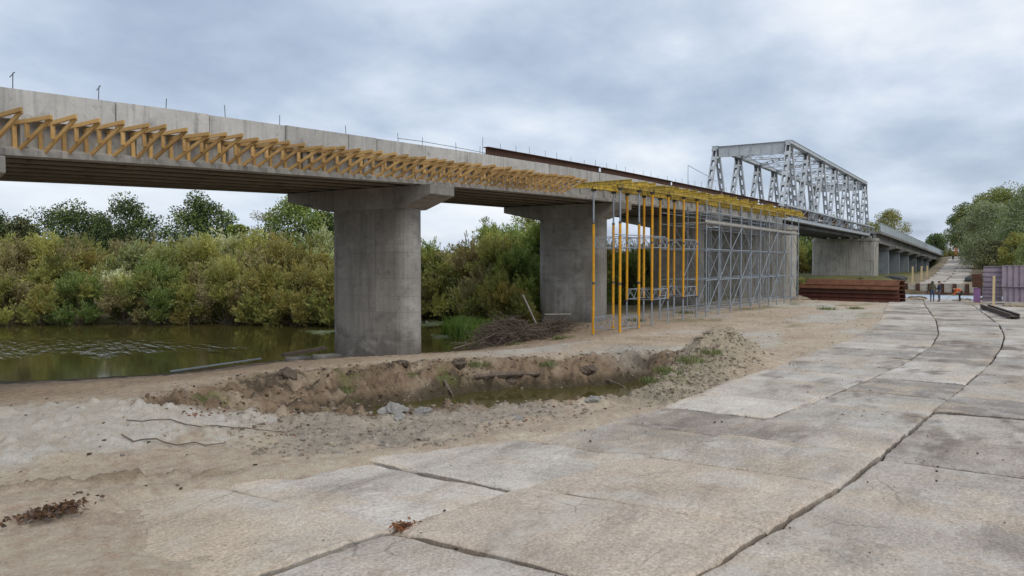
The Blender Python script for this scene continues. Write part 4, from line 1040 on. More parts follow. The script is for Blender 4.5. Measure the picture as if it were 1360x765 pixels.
# ---------------------------------------------------------------- vegetation
def leaves(P, D, L_, W_, col):
    """P centres, D long axes, L_/W_ sizes, col colours -> diamond leaves"""
    n = len(P); D = D/np.linalg.norm(D, axis=1, keepdims=True)
    rnd = rng.normal(size=(n,3)); S_ = np.cross(D, rnd); S_ /= np.linalg.norm(S_, axis=1, keepdims=True)+1e-9
    L_ = L_[:,None]; W_ = W_[:,None]
    v = np.stack([P-D*L_*.5, P+S_*W_*.5, P+D*L_*.5, P-S_*W_*.5], 1).reshape(-1, 3)
    f = np.arange(4*n).reshape(n, 4)
    return v, f, np.repeat(col, 4, 0)
PAL = {
 'olive': [(0.283, 0.297, 0.086), (0.331, 0.336, 0.094), (0.212, 0.234, 0.071), (0.38, 0.369, 0.116)],
 'silver': [(0.483, 0.522, 0.286), (0.367, 0.402, 0.183), (0.618, 0.62, 0.406), (0.29, 0.324, 0.122)],
 'green': [(0.165, 0.237, 0.063), (0.215, 0.287, 0.075), (0.123, 0.179, 0.051), (0.273, 0.323, 0.097)],
 'golden': [(0.358, 0.307, 0.09), (0.294, 0.259, 0.08), (0.417, 0.341, 0.095), (0.235, 0.22, 0.075)],
 'brown': [(0.306, 0.259, 0.124), (0.251, 0.223, 0.099), (0.355, 0.302, 0.167), (0.218, 0.193, 0.087)],
 'dark': [(0.056, 0.085, 0.034), (0.076, 0.108, 0.041), (0.042, 0.068, 0.029), (0.097, 0.125, 0.05)],
 'grass': [(0.16, 0.27, 0.045), (0.2, 0.31, 0.06), (0.13, 0.22, 0.04), (0.25, 0.31, 0.09)],
 'grey': [(0.24, 0.285, 0.173), (0.3, 0.345, 0.225), (0.195, 0.232, 0.128), (0.36, 0.398, 0.277)],
 'weed': [(.15,.19,.06),(.19,.21,.08),(.12,.16,.05),(.23,.22,.10)],
 'spring': [(0.244, 0.316, 0.074), (0.318, 0.361, 0.095), (0.189, 0.259, 0.061), (0.367, 0.379, 0.107)],
}
def colours(pal, n, mixp=None, frac=.0, one=False):
    if one:
        a = np.array(PAL[mixp if (mixp and rng.random() < frac) else pal])[rng.integers(0, 4)]
        return np.tile(a, (n, 1))*rng.uniform(.85, 1.15, (n, 1))
    a = np.array(PAL[pal])[rng.integers(0, 4, n)]
    if mixp: 
        b = np.array(PAL[mixp])[rng.integers(0, 4, n)]; k = rng.random(n) < frac; a[k] = b[k]
    return a*rng.uniform(.8, 1.2, (n,1))
def make_bush(name, rad_, h, pal, mixp, frac, nst=40, per=44, leaf=(.25,.075), nl=15):
    """a willow: rounded mounds of feathery shoots round several leaders, dark gaps between them"""
    P = []; D = []; C_ = []; st = MB()
    lob = [(rng.uniform(-.15,.15)*rad_, rng.uniform(-.15,.15)*rad_, h*.66, .40)]
    for k in range(nl):
        a = k*2.4+rng.uniform(-.5,.5); lv = k % 3
        rr = rad_*(.42, .62, .70)[lv]*rng.uniform(.75,1.12); zz_ = h*(.55, .34, .11)[lv]*rng.uniform(.8,1.2)
        lob.append((math.cos(a)*rr, math.sin(a)*rr, zz_, rng.uniform(.26,.40)))
    for q, (lx, ly, lz, lr) in enumerate(lob):
        c = np.array([lx, ly, lz]); r_ = lr*rad_*1.15
        b0 = np.array([lx*.25, ly*.25, 0.]); st.tube([tuple(b0), tuple(b0*.6+c*.4), tuple(c), tuple(c+np.array([lx*.08, ly*.08, r_*.6]))], [.05,.035,.02,.006], 5)
        lobt = rng.uniform(.8, 1.2); pl = mixp if rng.random() < frac*.7 else pal; base_c = colours(pl, 1)[0]
        n_sh = int(nst*(1.3 if q == 0 else 1)); out = c*np.array([1,1,0]); out = out/(np.linalg.norm(out)+1e-6)
        for s_ in range(n_sh):
            d = rng.normal(size=3); d /= np.linalg.norm(d); d = d+np.array([0,0,.85])+out*.4; d /= np.linalg.norm(d)
            if d[2] < -.35: d[2] *= -.3
            L_ = r_*rng.uniform(.75, 1.28)*(1.3 if rng.random() < .12 else 1); root_ = c-d*r_*.15+rng.normal(size=3)*r_*.12
            t = rng.beta(1.9, 1.0, per)[:,None]; bend = np.array([0,0,rng.uniform(-.02,.38)])*L_
            pts = root_+d*L_*t+bend*t*t+rng.normal(size=(per,3))*(.05+.075*(1-t))*L_
            P.append(pts); D.append(d+2*bend/L_*t+rng.normal(size=(per,3))*.42)
            sh_c = colours(pl, per, mixp, frac*.5, True)*.5+base_c*.5
            C_.append(sh_c*lobt*rng.uniform(.82, 1.2))
            if s_ % 6 == 0: st.tube([tuple(root_), tuple(root_+d*L_*.5), tuple(root_+d*L_+bend)], [.016,.010,.004], 4)
    P = np.concatenate(P); D = np.concatenate(D); C_ = np.concatenate(C_); n = len(P)
    P[:,2] = np.maximum(P[:,2], .02)
    v, f, c = leaves(P, D, rng.uniform(.6, 1.3, n)*leaf[0], rng.uniform(.6, 1.3, n)*leaf[1], C_)
    root = empty(name)
    np_mesh('foliage', v, f, M['leaf'], root, col=c)
    st.build('stems', M['bark'], root, fixn=False)
    return root
def place(proto, used, x, y, z, s, rz, label, group, cat='bush', sz=None):
    o = copy_tree(proto) if used else proto
    o.location = (x, y, z); o.scale = (s, s, sz or s); o.rotation_euler = (0, 0, rz); tag(o, label, cat, group); return o
BP = {}; BP_N = []
def bush(kind, x, y, s, label, group, dz=0., sz=None):
    spec = {'olive':(3.2,5.6,'olive','brown',.35),'silver':(3.0,5.6,'silver','olive',.55),'green':(3.1,5.4,'green','olive',.4),'golden':(3.0,5.2,'golden','olive',.4),
            'brown':(3.1,5.2,'brown','olive',.45),'silver2':(2.6,5.0,'silver','olive',.4),'olive2':(2.8,5.0,'olive','golden',.45),'dark':(3.0,5.0,'green','dark',.5),'spring':(2.9,6.0,'spring','green',.4)}[kind]
    sz = (sz or s)*random.uniform(.92, 1.12)
    kind = kind+'|%d' % (len(BP_N)%2); BP_N.append(1); used = kind in BP
    if not used: BP[kind] = make_bush('willow_bush', spec[0], spec[1], spec[2], spec[3], spec[4], nst=46, per=44)
    return place(BP[kind], used, x, y, max(hz(x, y), -.88)+dz-.05, s, random.uniform(0, 6.28), label, group, sz=sz)
def cam_xy(u, Y):
    """plan position at image column u (1360 wide) and depth Y: only used to read the survey of the photo into the plan"""
    X = (u-680)/1040*Y; return (Y*math.cos(YAW)+X*math.sin(YAW), Y*math.sin(YAW)-X*math.cos(YAW))
GB = 'willow bushes on the far river bank'
front = [(-65,55.8,'olive',.70),(6,55.8,'brown',.74),(58,55.6,'olive2',.60),(108,55.8,'green',.74),(166,56,'brown',.62),(206,56,'green',.80),(258,56.4,'golden',.58),(304,56.4,'olive',.80),(352,55.8,'olive2',.86),(400,55.2,'golden',.84),(446,54.8,'olive2',.86)]
mid_ = [(-60,62,'olive2',1.02),(8,62,'brown',1.06),(66,62,'olive',1.0),(122,62.5,'olive2',.96),(172,62.5,'silver2',1.12),(222,62.5,'silver',1.02),(276,62,'olive',1.04),(326,61.5,'brown',1.02),(376,61,'golden',1.10),(428,60.5,'olive2',1.02),(474,60,'golden',1.0),(515,60,'olive',.95)]
back = [(-70,71,'brown',1.10),(-10,71,'olive2',1.14),(45,72,'brown',1.12),(100,72,'olive',1.10),(150,71,'brown',1.07),(205,71,'olive2',1.10),(255,71,'silver',1.16),(300,71,'silver2',1.27),(345,70,'olive',1.12),(390,70,'spring',0.97),(435,70,'silver',1.12),(480,70,'olive2',1.01),(530,70,'olive',1.01)]
kname = {'olive':'olive green','brown':'brownish','green':'green','silver':'silvery','silver2':'grey-green','olive2':'olive and yellow','golden':'golden yellow','dark':'dark green','spring':'light green'}
ORD = 'first second third fourth fifth sixth seventh eighth ninth tenth eleventh twelfth'.split()
for row, lst in (('at the water line', front), ('in the middle rows', mid_), ('in the back row', back)):
    for u, Y, k, s in lst:
        x, y = cam_xy(u, Y)
        vis = [q for q in lst if -40 < q[0] < 470]
        nth = 'hidden' if (u, Y, k, s) not in vis else ORD[vis.index((u, Y, k, s))]
        bush(k, x, y, s, ('%s willow bush, %s from the left %s across the river' % (kname[k], nth, row)) if nth != 'hidden' else ('%s willow bush %s, hidden behind the nearest pier' % (kname[k], row) if u > 400 else '%s willow bush %s, at the left picture edge' % (kname[k], row)), GB)
# bushes seen between the piers
GB2 = 'bushes seen under the bridge between the piers'
for u, Y, k, s, lab in ((575,64,'green',1.0,'dark green bush right behind the nearest pier'),(600,62,'brown',.95,'reddish brown bush beyond the inlet'),(628,60,'olive2',1.05,'olive yellow bush beyond the inlet, mid gap'),
        (655,58,'olive',1.12,'tall olive bush in the gap between first and second pier'),(690,54,'spring',.98,'big fresh green bush just left of the second pier'),(672,50,'olive2',.72,'low olive bush before the second pier'),
        (645,50,'olive2',.62,'low yellow-green bush at the inlet edge'),(720,60,'spring',1.12,'tall yellow-green bush behind the second pier'),(745,58,'spring',1.0,'green bush hidden behind the second pier'),(640,74,'spring',1.15,'tall pale bush far behind the inlet'),(685,72,'spring',1.25,'tallest light green bush behind the gap'),
        (815,70,'golden',1.0,'yellowish bush between second and third pier, behind the props'),(845,72,'green',1.05,'dark green bush left of the third pier, behind the props'),(830,66,'green',.8,'low green bush behind the yellow props'),(868,80,'olive',1.0,'olive bush behind the third pier'),
        (960,86,'green',.7,'low green bush behind the scaffold foot'),(985,88,'brown',.6,'low brown bush behind the scaffold'),(1068,166,'dark',1.5,'dark green bush between the truss piers'),(1050,158,'olive2',1.5,'olive bush under the truss behind the scaffold'),(1064,104,'olive',.42,'small olive bush just right of the scaffold'),(1092,172,'green',1.4,'green bush hidden behind the far truss pier')):
    x, y = cam_xy(u, Y); bush(k, x, y, s, lab, GB2)
# grass clump and reeds at the inlet
def grass_tuft(name, n, r_, h, pal, wd=.03):
    a = rng.uniform(0, 2*math.pi, n); rr = r_*np.sqrt(rng.random(n)); hh = h*rng.uniform(.5, 1.1, n)
    ln_ = rng.normal(size=(n,2))*.28*hh[:,None]
    b = np.stack([np.cos(a)*rr, np.sin(a)*rr, np.zeros(n)-.05], -1); t = b+np.concatenate([ln_, hh[:,None]], 1)
    sd_ = np.stack([np.cos(a+1.3), np.sin(a+1.3), np.zeros(n)], -1)*wd
    m_ = (b+t)/2+np.stack([np.zeros(n), np.zeros(n), hh*.12], -1)
    v = np.stack([b-sd_, b+sd_, m_+sd_*.8, m_-sd_*.8, t], 1).reshape(-1, 3); i0 = np.arange(n)*5
    f = np.concatenate([np.stack([i0, i0+1, i0+2, i0+3], -1), np.stack([i0+3, i0+2, i0+4, i0+4], -1)])
    c = np.repeat(colours(pal, n), 5, 0)
    f2 = f[:n]; me = bpy.data.meshes.new(name)
    faces = [tuple(q) for q in f2.tolist()]+[tuple(q[:3]) for q in f[n:].tolist()]
    me.from_pydata(v.tolist(), [], faces); at_ = me.color_attributes.new('col','FLOAT_COLOR','POINT'); cc = np.ones((len(v),4),dtype=np.float32); cc[:,:3] = c; at_.data.foreach_set('color', cc.ravel()); me.materials.append(M['leaf'])
    return link(bpy.data.objects.new(name, me))
tuft = grass_tuft('reed_clump', 900, .9, .95, 'grass'); tu = False
for x, y, s, lab in ((37.6,27.2,1.1,'bright green reed clump at the inlet edge, left one'),(38.8,28.4,1.3,'bright green reed clump at the inlet edge, middle one'),(39.2,26.6,1.1,'bright green reeds beside the brushwood pile'),(40.3,28.8,1.2,'green reed clump below the green bush')):
    o = tuft if not tu else link(tuft.copy()); tu = True
    o.location = (x, y, max(hz(x, y), -.95)); o.scale = (s,s,s); o.rotation_euler = (0,0,x*3); tag(o, lab, 'reeds', 'reeds at the inlet')
weed = grass_tuft('weed_tuft', 190, .42, .22, 'weed', .012); wu = False
for x, y, s, lab in ((17.8,17.6,1.2,'green weed tuft low on the pit slope, leftmost'),(20.3,17.1,1.0,'green weed tuft on the pit slope above the pool'),(22.9,16.1,1.3,'yellowish weed tuft on the pit slope toward the log'),(24.7,14.3,1.2,'weed tuft high on the pit slope past the log'),
        (22.8,8.75,1.4,'green weed tuft on the pit side of the soil mound'),(21.6,8.8,1.1,'low weed tuft at the foot of the soil mound'),(23.8,8.5,1.2,'weed tuft halfway up the soil mound'),(24.8,8.2,1.0,'small weed tuft near the mound top'),(16.3,10.4,.6,'small weed sprig on the near rim of the pit'),(17.8,9.4,.6,'tiny weed sprig beside the dark slab'),
        (62,11.5,1.8,'green grass patch on the sand before the rusty stack'),(64,9.9,1.6,'low grass patch beside the road near the rusty stack'),(60,-1.6,2.2,'green weeds at the right edge beside the dark beam'),(62.5,-2.4,2.0,'green weeds behind the dark beam end'),(35.4,19.4,1.5,'grass tuft at the foot of the first yellow tower'),(43.5,18.9,1.5,'grass tuft behind the middle yellow tower'),(33.2,20.9,1.3,'grass tuft in front of the brushwood pile'),(52,18.9,1.6,'grass tuft under the near end of the scaffold')):
    o = weed if not wu else link(weed.copy()); wu = True
    o.location = (x, y, hz(x, y)-.02); o.scale = (s,s,s*.8); o.rotation_euler = (0,0,x*5); tag(o, lab, 'weeds', 'weed tufts on the site')

def make_tree(name, h, cw, pal, mixp, frac, trunk_h=.3, nclump=34, per=170, leaf=(.36,.26), seed=0, flat=1.0, droop=0.):
    root = empty(name); tk = MB(); lobes = rng.uniform(0, 6.28, 3)
    bend = rng.normal(size=2)*.02*h
    base = np.array([0,0,-.3]); fork = np.array([bend[0],bend[1],h*trunk_h])
    tk.tube([tuple(base), tuple((base+fork)/2+np.array([bend[1]*.3,0,0])), tuple(fork), (bend[0]*1.5, bend[1]*1.5, h*.72)], [h*.026,h*.021,h*.017,h*.005], 7)
    P = []; D = []; C_ = []
    for k in range(nclump):
        a = k*2.4+rng.uniform(-.4,.4); zf = (k+.5)/nclump
        prof = math.sin(math.pi*min(1, .12+.88*zf)**.8)**.6 if zf < .98 else .2
        rr = cw/2*prof*math.sqrt(rng.uniform(.2, 1))*(1+.28*math.sin(2*a+lobes[0])+.2*math.sin(3*a+5*zf+lobes[1]))
        c = np.array([math.cos(a)*rr+bend[0], math.sin(a)*rr+bend[1], h*(trunk_h*.75+(1-trunk_h*.75)*zf*.96)*rng.uniform(.86,1.05)])
        if k % 2 == 0: tk.tube([tuple(fork*(.6+.4*zf)+np.array([0,0,h*.3*zf])), tuple((fork+c)/2+np.array([0,0,-.02*h])), tuple(c)], [h*.010,h*.006,h*.002], 5)
        r_ = cw*.5*rng.uniform(.30,.50)
        n = int(per*1.75*rng.uniform(.7,1.3)); q = rng.normal(size=(n,3)); q /= np.linalg.norm(q, axis=1, keepdims=True); q *= (rng.random(n)**.45)[:,None]
        p_ = c+q*np.array([r_, r_, r_*.78*flat])
        p_[:,2] -= droop*np.abs(q[:,0])*r_
        P.append(p_); D.append(q+rng.normal(size=(n,3))*.6+np.array([0,0,-.5*droop])); C_.append(colours(pal, n, mixp, frac)*rng.uniform(.75,1.25))
    P = np.concatenate(P); D = np.concatenate(D); C_ = np.concatenate(C_); n = len(P)
    v, f, c = leaves(P, D, rng.uniform(.6,1.3,n)*leaf[0], rng.uniform(.6,1.3,n)*leaf[1], C_)
    np_mesh('crown', v, f, M['leaf'], root, col=c); tk.build('trunk', M['bark'], root, fixn=False)
    return root
def tree(u, Y, h, cw, pal, mixp, frac, lab, grp, name='tree', **kw):
    x, y = cam_xy(u, Y); o = make_tree(name, h, cw, pal, mixp, frac, **kw); o.location = (x, y, hz(x, y)); tag(o, lab, 'tree', grp); return o
GL = 'trees behind the willow bank'
tree(-6,125,11.2,8.5,'dark','olive',.2,'dark tree at the left picture edge behind the willows',GL)
tree(30,122,10.4,5.5,'dark','brown',.4,'small dark brown tree near the left edge behind the willows',GL)
tree(92,125,12.9,11.5,'green','dark',.6,'broad green tree with uneven top behind the left willows',GL,nclump=40)
tree(136,128,11,7,'dark','brown',.45,'low brownish tree between two green trees on the left',GL)
tree(176,126,13.2,10,'dark','green',.35,'round dark green tree behind the silvery willows',GL,nclump=40)
tree(272,122,13.4,9.5,'dark','green',.45,'dense round dark green tree standing alone behind the willows',GL,nclump=44,per=200)
tree(316,120,9.2,5,'spring','green',.3,'small light green tree between the round tree and the pier',GL)
tree(352,118,12.2,5.5,'brown','olive',.3,'half bare reddish tree left of the nearest pier',GL,nclump=26,per=55,leaf=(.26,.16))
tree(392,116,12.9,11,'green','spring',.35,'leafy green tree right behind the pier cap',GL,nclump=40)
tree(432,118,11.5,6,'dark','green',.4,'dark tree partly hidden by the nearest pier',GL)
tree(648,95,9.5,3.2,'grey','green',.3,'slim pale young tree rising behind the inlet bushes',GL,nclump=20,per=60,leaf=(.24,.12))
tree(700,85,9.6,5.5,'spring','olive',.35,'light yellow-green tree just left of the second pier top',GL,nclump=26,per=140,leaf=(.26,.15))
GT = 'trees beyond the truss and viaduct'
tree(1176,235,18.8,10.5,'olive','golden',.35,'olive autumn tree above the start of the viaduct railing',GT,nclump=40)
tree(1150,250,15.5,8,'olive','brown',.35,'brownish tree behind the far end of the truss',GT)
tree(1105,190,13.6,9,'olive','golden',.4,'olive tree seen through the middle of the truss',GT)
tree(1075,170,11.0,7,'dark','olive',.4,'dark tree seen through the near truss diagonals',GT)
tree(1242,420,14,12,'dark','green',.3,'small dark tree on the skyline at the far end of the viaduct',GT,leaf=(.6,.45))
GR = 'trees right of the far road'
tree(1283,245,16.0,10.5,'dark','green',.5,'dark tree leaning over the top of the far road',GR,nclump=44,per=200,leaf=(.42,.3))
tree(1300,190,15.2,9.5,'dark','olive',.5,'tall dark tree right of the far road',GR,nclump=44,per=200)
tree(1312,152,13.2,9.5,'grey','silver',.3,'big grey-green willow right of the far road, its foliage down to the ground',GR,'willow_tree',trunk_h=.12,nclump=60,per=240,leaf=(.34,.15),droop=.25)
tree(1330,170,15.8,13,'green','olive',.6,'tallest green tree at the right edge',GR,nclump=56,per=220)
tree(1372,165,15.0,12,'green','grey',.5,'tall tree cut by the right picture edge',GR,nclump=50,per=220)
tree(1352,138,12.0,9.0,'grey','green',.4,'grey-green willow at the right edge before the tall trees',GR,'willow_tree',trunk_h=.12,nclump=54,per=240,leaf=(.32,.15),droop=.25)
tree(1350,120,6.4,4.2,'golden','spring',.5,'small yellow-green shrub tree at the right above the purple panels',GR,trunk_h=.1,nclump=30,per=180,leaf=(.26,.14))
tree(1374,112,6.2,5.5,'spring','grey',.5,'light green shrub tree at the right edge above the purple panels',GR,trunk_h=.1,nclump=34,per=180,leaf=(.26,.14))
tree(1325,128,5.6,5.0,'dark','brown',.4,'dark low shrub tree under the big willow',GR,trunk_h=.1,nclump=30,per=180,leaf=(.26,.14))
tree(1284,262,7.5,5,'brown','golden',.2,'small rusty brown tree at the top of the far road',GR,trunk_h=.12)
for k, (u, Y, s, kd) in enumerate(((1300,225,1.0,'brown'),(1262,262,.55,'olive'),(1252,262,.5,'brown'),(1308,178,.8,'dark'),(1318,140,.7,'brown'))):
    x, y = cam_xy(u, Y); bush(kd, x, y, s, ['brown bush beside the far road near its top','olive scrub on the bank above the abutment','brown scrub beside the abutment end','dark bush at the road edge under the trees','brown bush under the big willow'][k], 'bushes along the far road')
# far wood to close the horizon
P = []; 
n = 60000
aa = rng.uniform(R(-45), R(50), n)+YAW; dd = rng.uniform(520, 640, n); top = 9+5*fbm(np.degrees(aa)*.9, dd*.01, 4, 301); zz_ = top*rng.random(n)**.6
Pn = np.stack([np.cos(aa)*dd, np.sin(aa)*dd, zz_], -1)
v, f, c = leaves(Pn, rng.normal(size=(n,3)), rng.uniform(2,4,n), rng.uniform(1.5,3,n), colours('dark', n, 'olive', .3)*1.15)
o = np_mesh('far_wood', v, f, M['leaf'], col=c); tag(o, 'low dark wood along the horizon', 'wood', kind='stuff')
# far apartment block
x, y = cam_xy(1258.5, 470); AB = empty('apartment_block', (x, y, 0), YAW); tag(AB, 'tiny white and orange apartment block on the skyline above the viaduct end', 'building')
zt_ = 3.5+29/1040*470
M['render_w'] = surf('white_render', (.62,.62,.62), (.55,.55,.55), None, scale=.2, fine=3)
m = MB(); m.box(-4,4,-1.6,2.2,0,zt_); m.build('wall', M['render_w'], AB)
m = MB(); m.box(-4,4,-3.6,-1.602,0,zt_-2.5); m.build('orange_wall', M['brick'], AB)
m = MB(); m.box(-4.2,4.2,-1.8,2.4,zt_+.01,zt_+.5); m.build('roof', M['collar'], AB)
for i in range(4):
    for yy in (-.8, .9):
        m = MB(); m.box(-4.06,-3.99,yy-.45,yy+.45,zt_-2.6-i*2.9,zt_-1.2-i*2.9); m.build('window', M['trussdark'], AB)

# ---------------------------------------------------------------- brushwood pile, logs, small litter
def sticks(n, cx_, cy_, sx_, sy_, hmax, lmin, lmax, rmax=.03):
    m = MB()
    for i in range(n):
        u = rng.normal(size=2)*.42; u = np.clip(u, -1, 1); x = cx_+u[0]*sx_; y = cy_+u[1]*sy_
        top = hmax*max(0, 1-(u[0]**2+u[1]**2)*.9); z = hz(x, y)+top*rng.random()**.7
        ln_ = rng.uniform(lmin, lmax); a = rng.uniform(0, 6.28); el_ = rng.normal()*.28
        d = np.array([math.cos(a)*math.cos(el_), math.sin(a)*math.cos(el_), math.sin(el_)])
        p = np.array([x, y, z]); b = rng.normal(size=3)*.08*ln_; r_ = rng.uniform(.006, rmax)
        q0 = p-d*ln_/2; q1 = p+b; q2 = p+d*ln_/2
        for q in (q0, q1, q2): q[2] = max(q[2], hz(q[0], q[1])+.01) if i % 4 == 0 else max(q[2], z-.5)
        m.tube([tuple(q0), tuple(q1), tuple(q2)], [r_, r_*.85, r_*.4], 5)
    return m
bp_ = empty('brushwood_pile', (35.5, 22.3, hz(35.5,22.3))); bo_ = Vector(bp_.location); tag(bp_, 'tangled pile of dead branches left of the second pier', 'brushwood')
shift(sticks(520, 34.6, 22.4, 3.0, 1.5, 1.35, .5, 2.0), bo_).build('branches', M['twig'], bp_, fixn=False)['kind'] = 'stuff'
shift(sticks(260, 38.8, 22.0, 3.0, 1.2, .8, .4, 1.6), bo_).build('branches', M['twig'], bp_, fixn=False)['kind'] = 'stuff'
shift(sticks(420, 35.6, 22.2, 3.6, 1.5, .8, .2, .6, .02), bo_).build('twigs', M['twig'], bp_, fixn=False)['kind'] = 'stuff'
m = MB(); m.bar((37.0,22.0,.15),(36.4,22.5,1.75),.2,.05); shift(m, bo_).build('upright_board', M['greywood'], bp_)
m = MB(); m.bar((36.9,21.4,.70),(38.9,20.9,.62),.09,.04); shift(m, bo_).build('lying_board', M['greywood'], bp_)
m = MB(); m.tube([(31.0,23.2,-.75),(32.5,22.6,-.45),(33.4,22.3,.1)],[.05,.045,.03],7); shift(m, bo_).build('log', M['twig'], bp_)
def log(pts, rad_, lab, name='log', mat='twig', cat='log'):
    P_ = np.array(pts); n_ = 4*(len(P_)-1)+1; t_ = np.linspace(0, len(P_)-1, n_); ti = np.arange(len(P_))
    X_ = np.interp(t_, ti, P_[:,0]); Y_ = np.interp(t_, ti, P_[:,1]); D_ = np.interp(t_, ti, P_[:,2]); R_ = np.interp(t_, ti, rad_)
    if max(rad_) < .03: X_[1:-1] += rng.normal(size=n_-2)*.05; Y_[1:-1] += rng.normal(size=n_-2)*.05; D_[1:-1] += rng.uniform(-.02,.03,n_-2)
    Z_ = [hz(x, y)+dz for x, y, dz in zip(X_, Y_, D_)]
    if max(rad_) >= .03: Z_ = list(np.linspace(Z_[0], Z_[-1], n_)+.05*np.sin(np.linspace(0, 3.1, n_)))
    m = MB(); m.tube(list(zip(X_, Y_, Z_)), list(R_), 7); o = m.build(name, M[mat]); tag(o, lab, cat); return o
log([(22.3,15.75,.10),(23.3,14.9,.16),(24.5,13.8,.08)],[.07,.09,.06],'dark log lying on the pit bank above the pool')
log([(21.0,16.1,.06),(20.8,15.8,.05),(20.6,15.4,.08)],[.05,.05,.03],'short brown branch leaning on the bank at the pool, left of the log','log','twig')
log([(25.7,12.3,.12),(25.4,11.5,.12),(25.1,10.9,.0)],[.03,.03,.02],'thin bent stick at the right end of the pool','stick','twig','stick')
log([(15.0,11.3,.10),(15.9,10.8,.16),(17.2,10.2,.12),(18.2,9.9,.08)],[.015,.016,.013,.008],'long thin root lying over the near pit rim','root','twig','root')
log([(9.3,15.4,.06),(10.0,14.4,.05),(10.6,13.1,.04),(11.1,12.4,.05)],[.013,.014,.012,.006],'long dark root lying on the white sand','root','twig','root')
log([(8.6,14.4,.04),(8.9,13.6,.05),(9.6,12.6,.04)],[.016,.015,.009],'forked stick on the sand before the rubble','stick','twig','stick')
m = MB(); m.bar((18.6,27.7,hz(18.6,27.7)+.10),(23.5,28.35,-.80),.10,.05); tag(m.build('plank', M['railing']), 'long pale plank lying at the river edge', 'plank')
for k, (x, y, a) in enumerate(((23.2,25.6,.3),(23.9,24.6,.1))):
    m = MB(); m.box(-.65,.65,-.3,.3,-.3,.2); o = m.build('concrete_block', M['pier'], bevel=.06); o.location = (x, y, hz(x, y)-.02); o.rotation_euler = (.05,.06,a)
    tag(o, ('concrete block at the water edge left of the nearest pier','concrete block tight against the nearest pier foot')[k], 'concrete block')
m = MB(); m.bar((22.6,25.9,-.40),(24.4,25.2,-.22),.3,.12); tag(m.build('old_timber', M['soilclod']), 'dark old timber on the blocks beside the nearest pier', 'timber')
# broken concrete and clods
for k, (x, y, s, mt, lab) in enumerate(((13.6,11.9,.30,'stone','largest broken concrete lump on the near pit rim'),(13.2,11.4,.18,'stone','flat concrete lump before the largest one'),(14.1,11.5,.22,'stone','rounded grey lump right of the largest one'),(15.1,9.6,.12,'stone','small grey lump by the slab edge'),(14.7,9.2,.11,'stone','small square lump near the slab edge'),
        (17.2,8.6,.16,'stone','dark grey lump at the left foot of the soil mound'),(16.8,19.0,.42,'soilclod','dark soil clod hanging at the pit edge, left'),(19.3,18.4,.36,'soilclod','dark soil clod at the pit edge below the pier'),(22.4,16.5,.34,'soilclod','dark clod on the pit edge right of the pier'),(23.4,15.2,.36,'soilclod','round dark clod above the log'),(25.6,13.0,.30,'soilclod','dark clod on the pit edge toward the yellow tower'),(20.6,17.6,.24,'soilclod','small dark clod on the pit slope'),
        (27.0,8.5,.30,'earthclod','crumbly lump on the mound top'),(26.3,8.1,.24,'earthclod','small crumbly lump near the mound top'),(26.0,8.9,.2,'earthclod','crumbly lump on the pit side of the mound'))):
    if mt == 'earthclod' and mt not in M: M['earthclod'] = surf('crumbly_earth', (.36,.30,.22), (.26,.21,.15), None, scale=4, fine=14, bump=.7)
    o = lump('rubble_lump' if mt == 'stone' else 'soil_clod', x, y, hz(x, y)-(s*.05 if mt == 'stone' else s*.28), s*1.15, s*.85, s*.55, M[mt], 60+k, 4, .34); tag(o, lab, 'rubble' if mt == 'stone' else 'soil clod')
for k, (x, y, lab) in enumerate(((15.8,11.5,'white plastic scrap on the near rim of the pool, left'),(17.2,10.2,'blue-white plastic scrap on the near rim of the pool, right'))):
    o = lump('plastic_scrap', x, y, hz(x, y)+.06, .12, .09, .07, M['white'], 80+k, 2, .4); tag(o, lab, 'plastic scrap')
for k, (x, y, lab) in enumerate(((5.3,10.5,'dry brown leaf heap at the left slab corner'),(7.75,6.6,'small dry leaf heap in the joint between the front slabs'))):
    n = 420 if k == 0 else 90; r0 = .25 if k == 0 else .12
    p_ = rng.normal(size=(n,3))*np.array([r0,r0*.7,.045])*.8; p_[:,2] = np.abs(p_[:,2])+.02
    v, f, c = leaves(p_, rng.normal(size=(n,3))*np.array([1,1,.4]), rng.uniform(.04,.10,n), rng.uniform(.03,.06,n), np.array([(.10,.055,.035),(.15,.085,.05),(.07,.045,.032),(.2,.11,.06)])[rng.integers(0,4,n)] if k == 0 else np.array([(.3,.1,.04),(.2,.09,.04),(.12,.07,.04),(.3,.14,.06)])[rng.integers(0,4,n)])
    o = np_mesh('leaf_heap', v, f, M['leaf'], col=c); o.location = (x, y, max(hz(x, y), .0)+.03); tag(o, lab, 'leaves', kind='stuff')
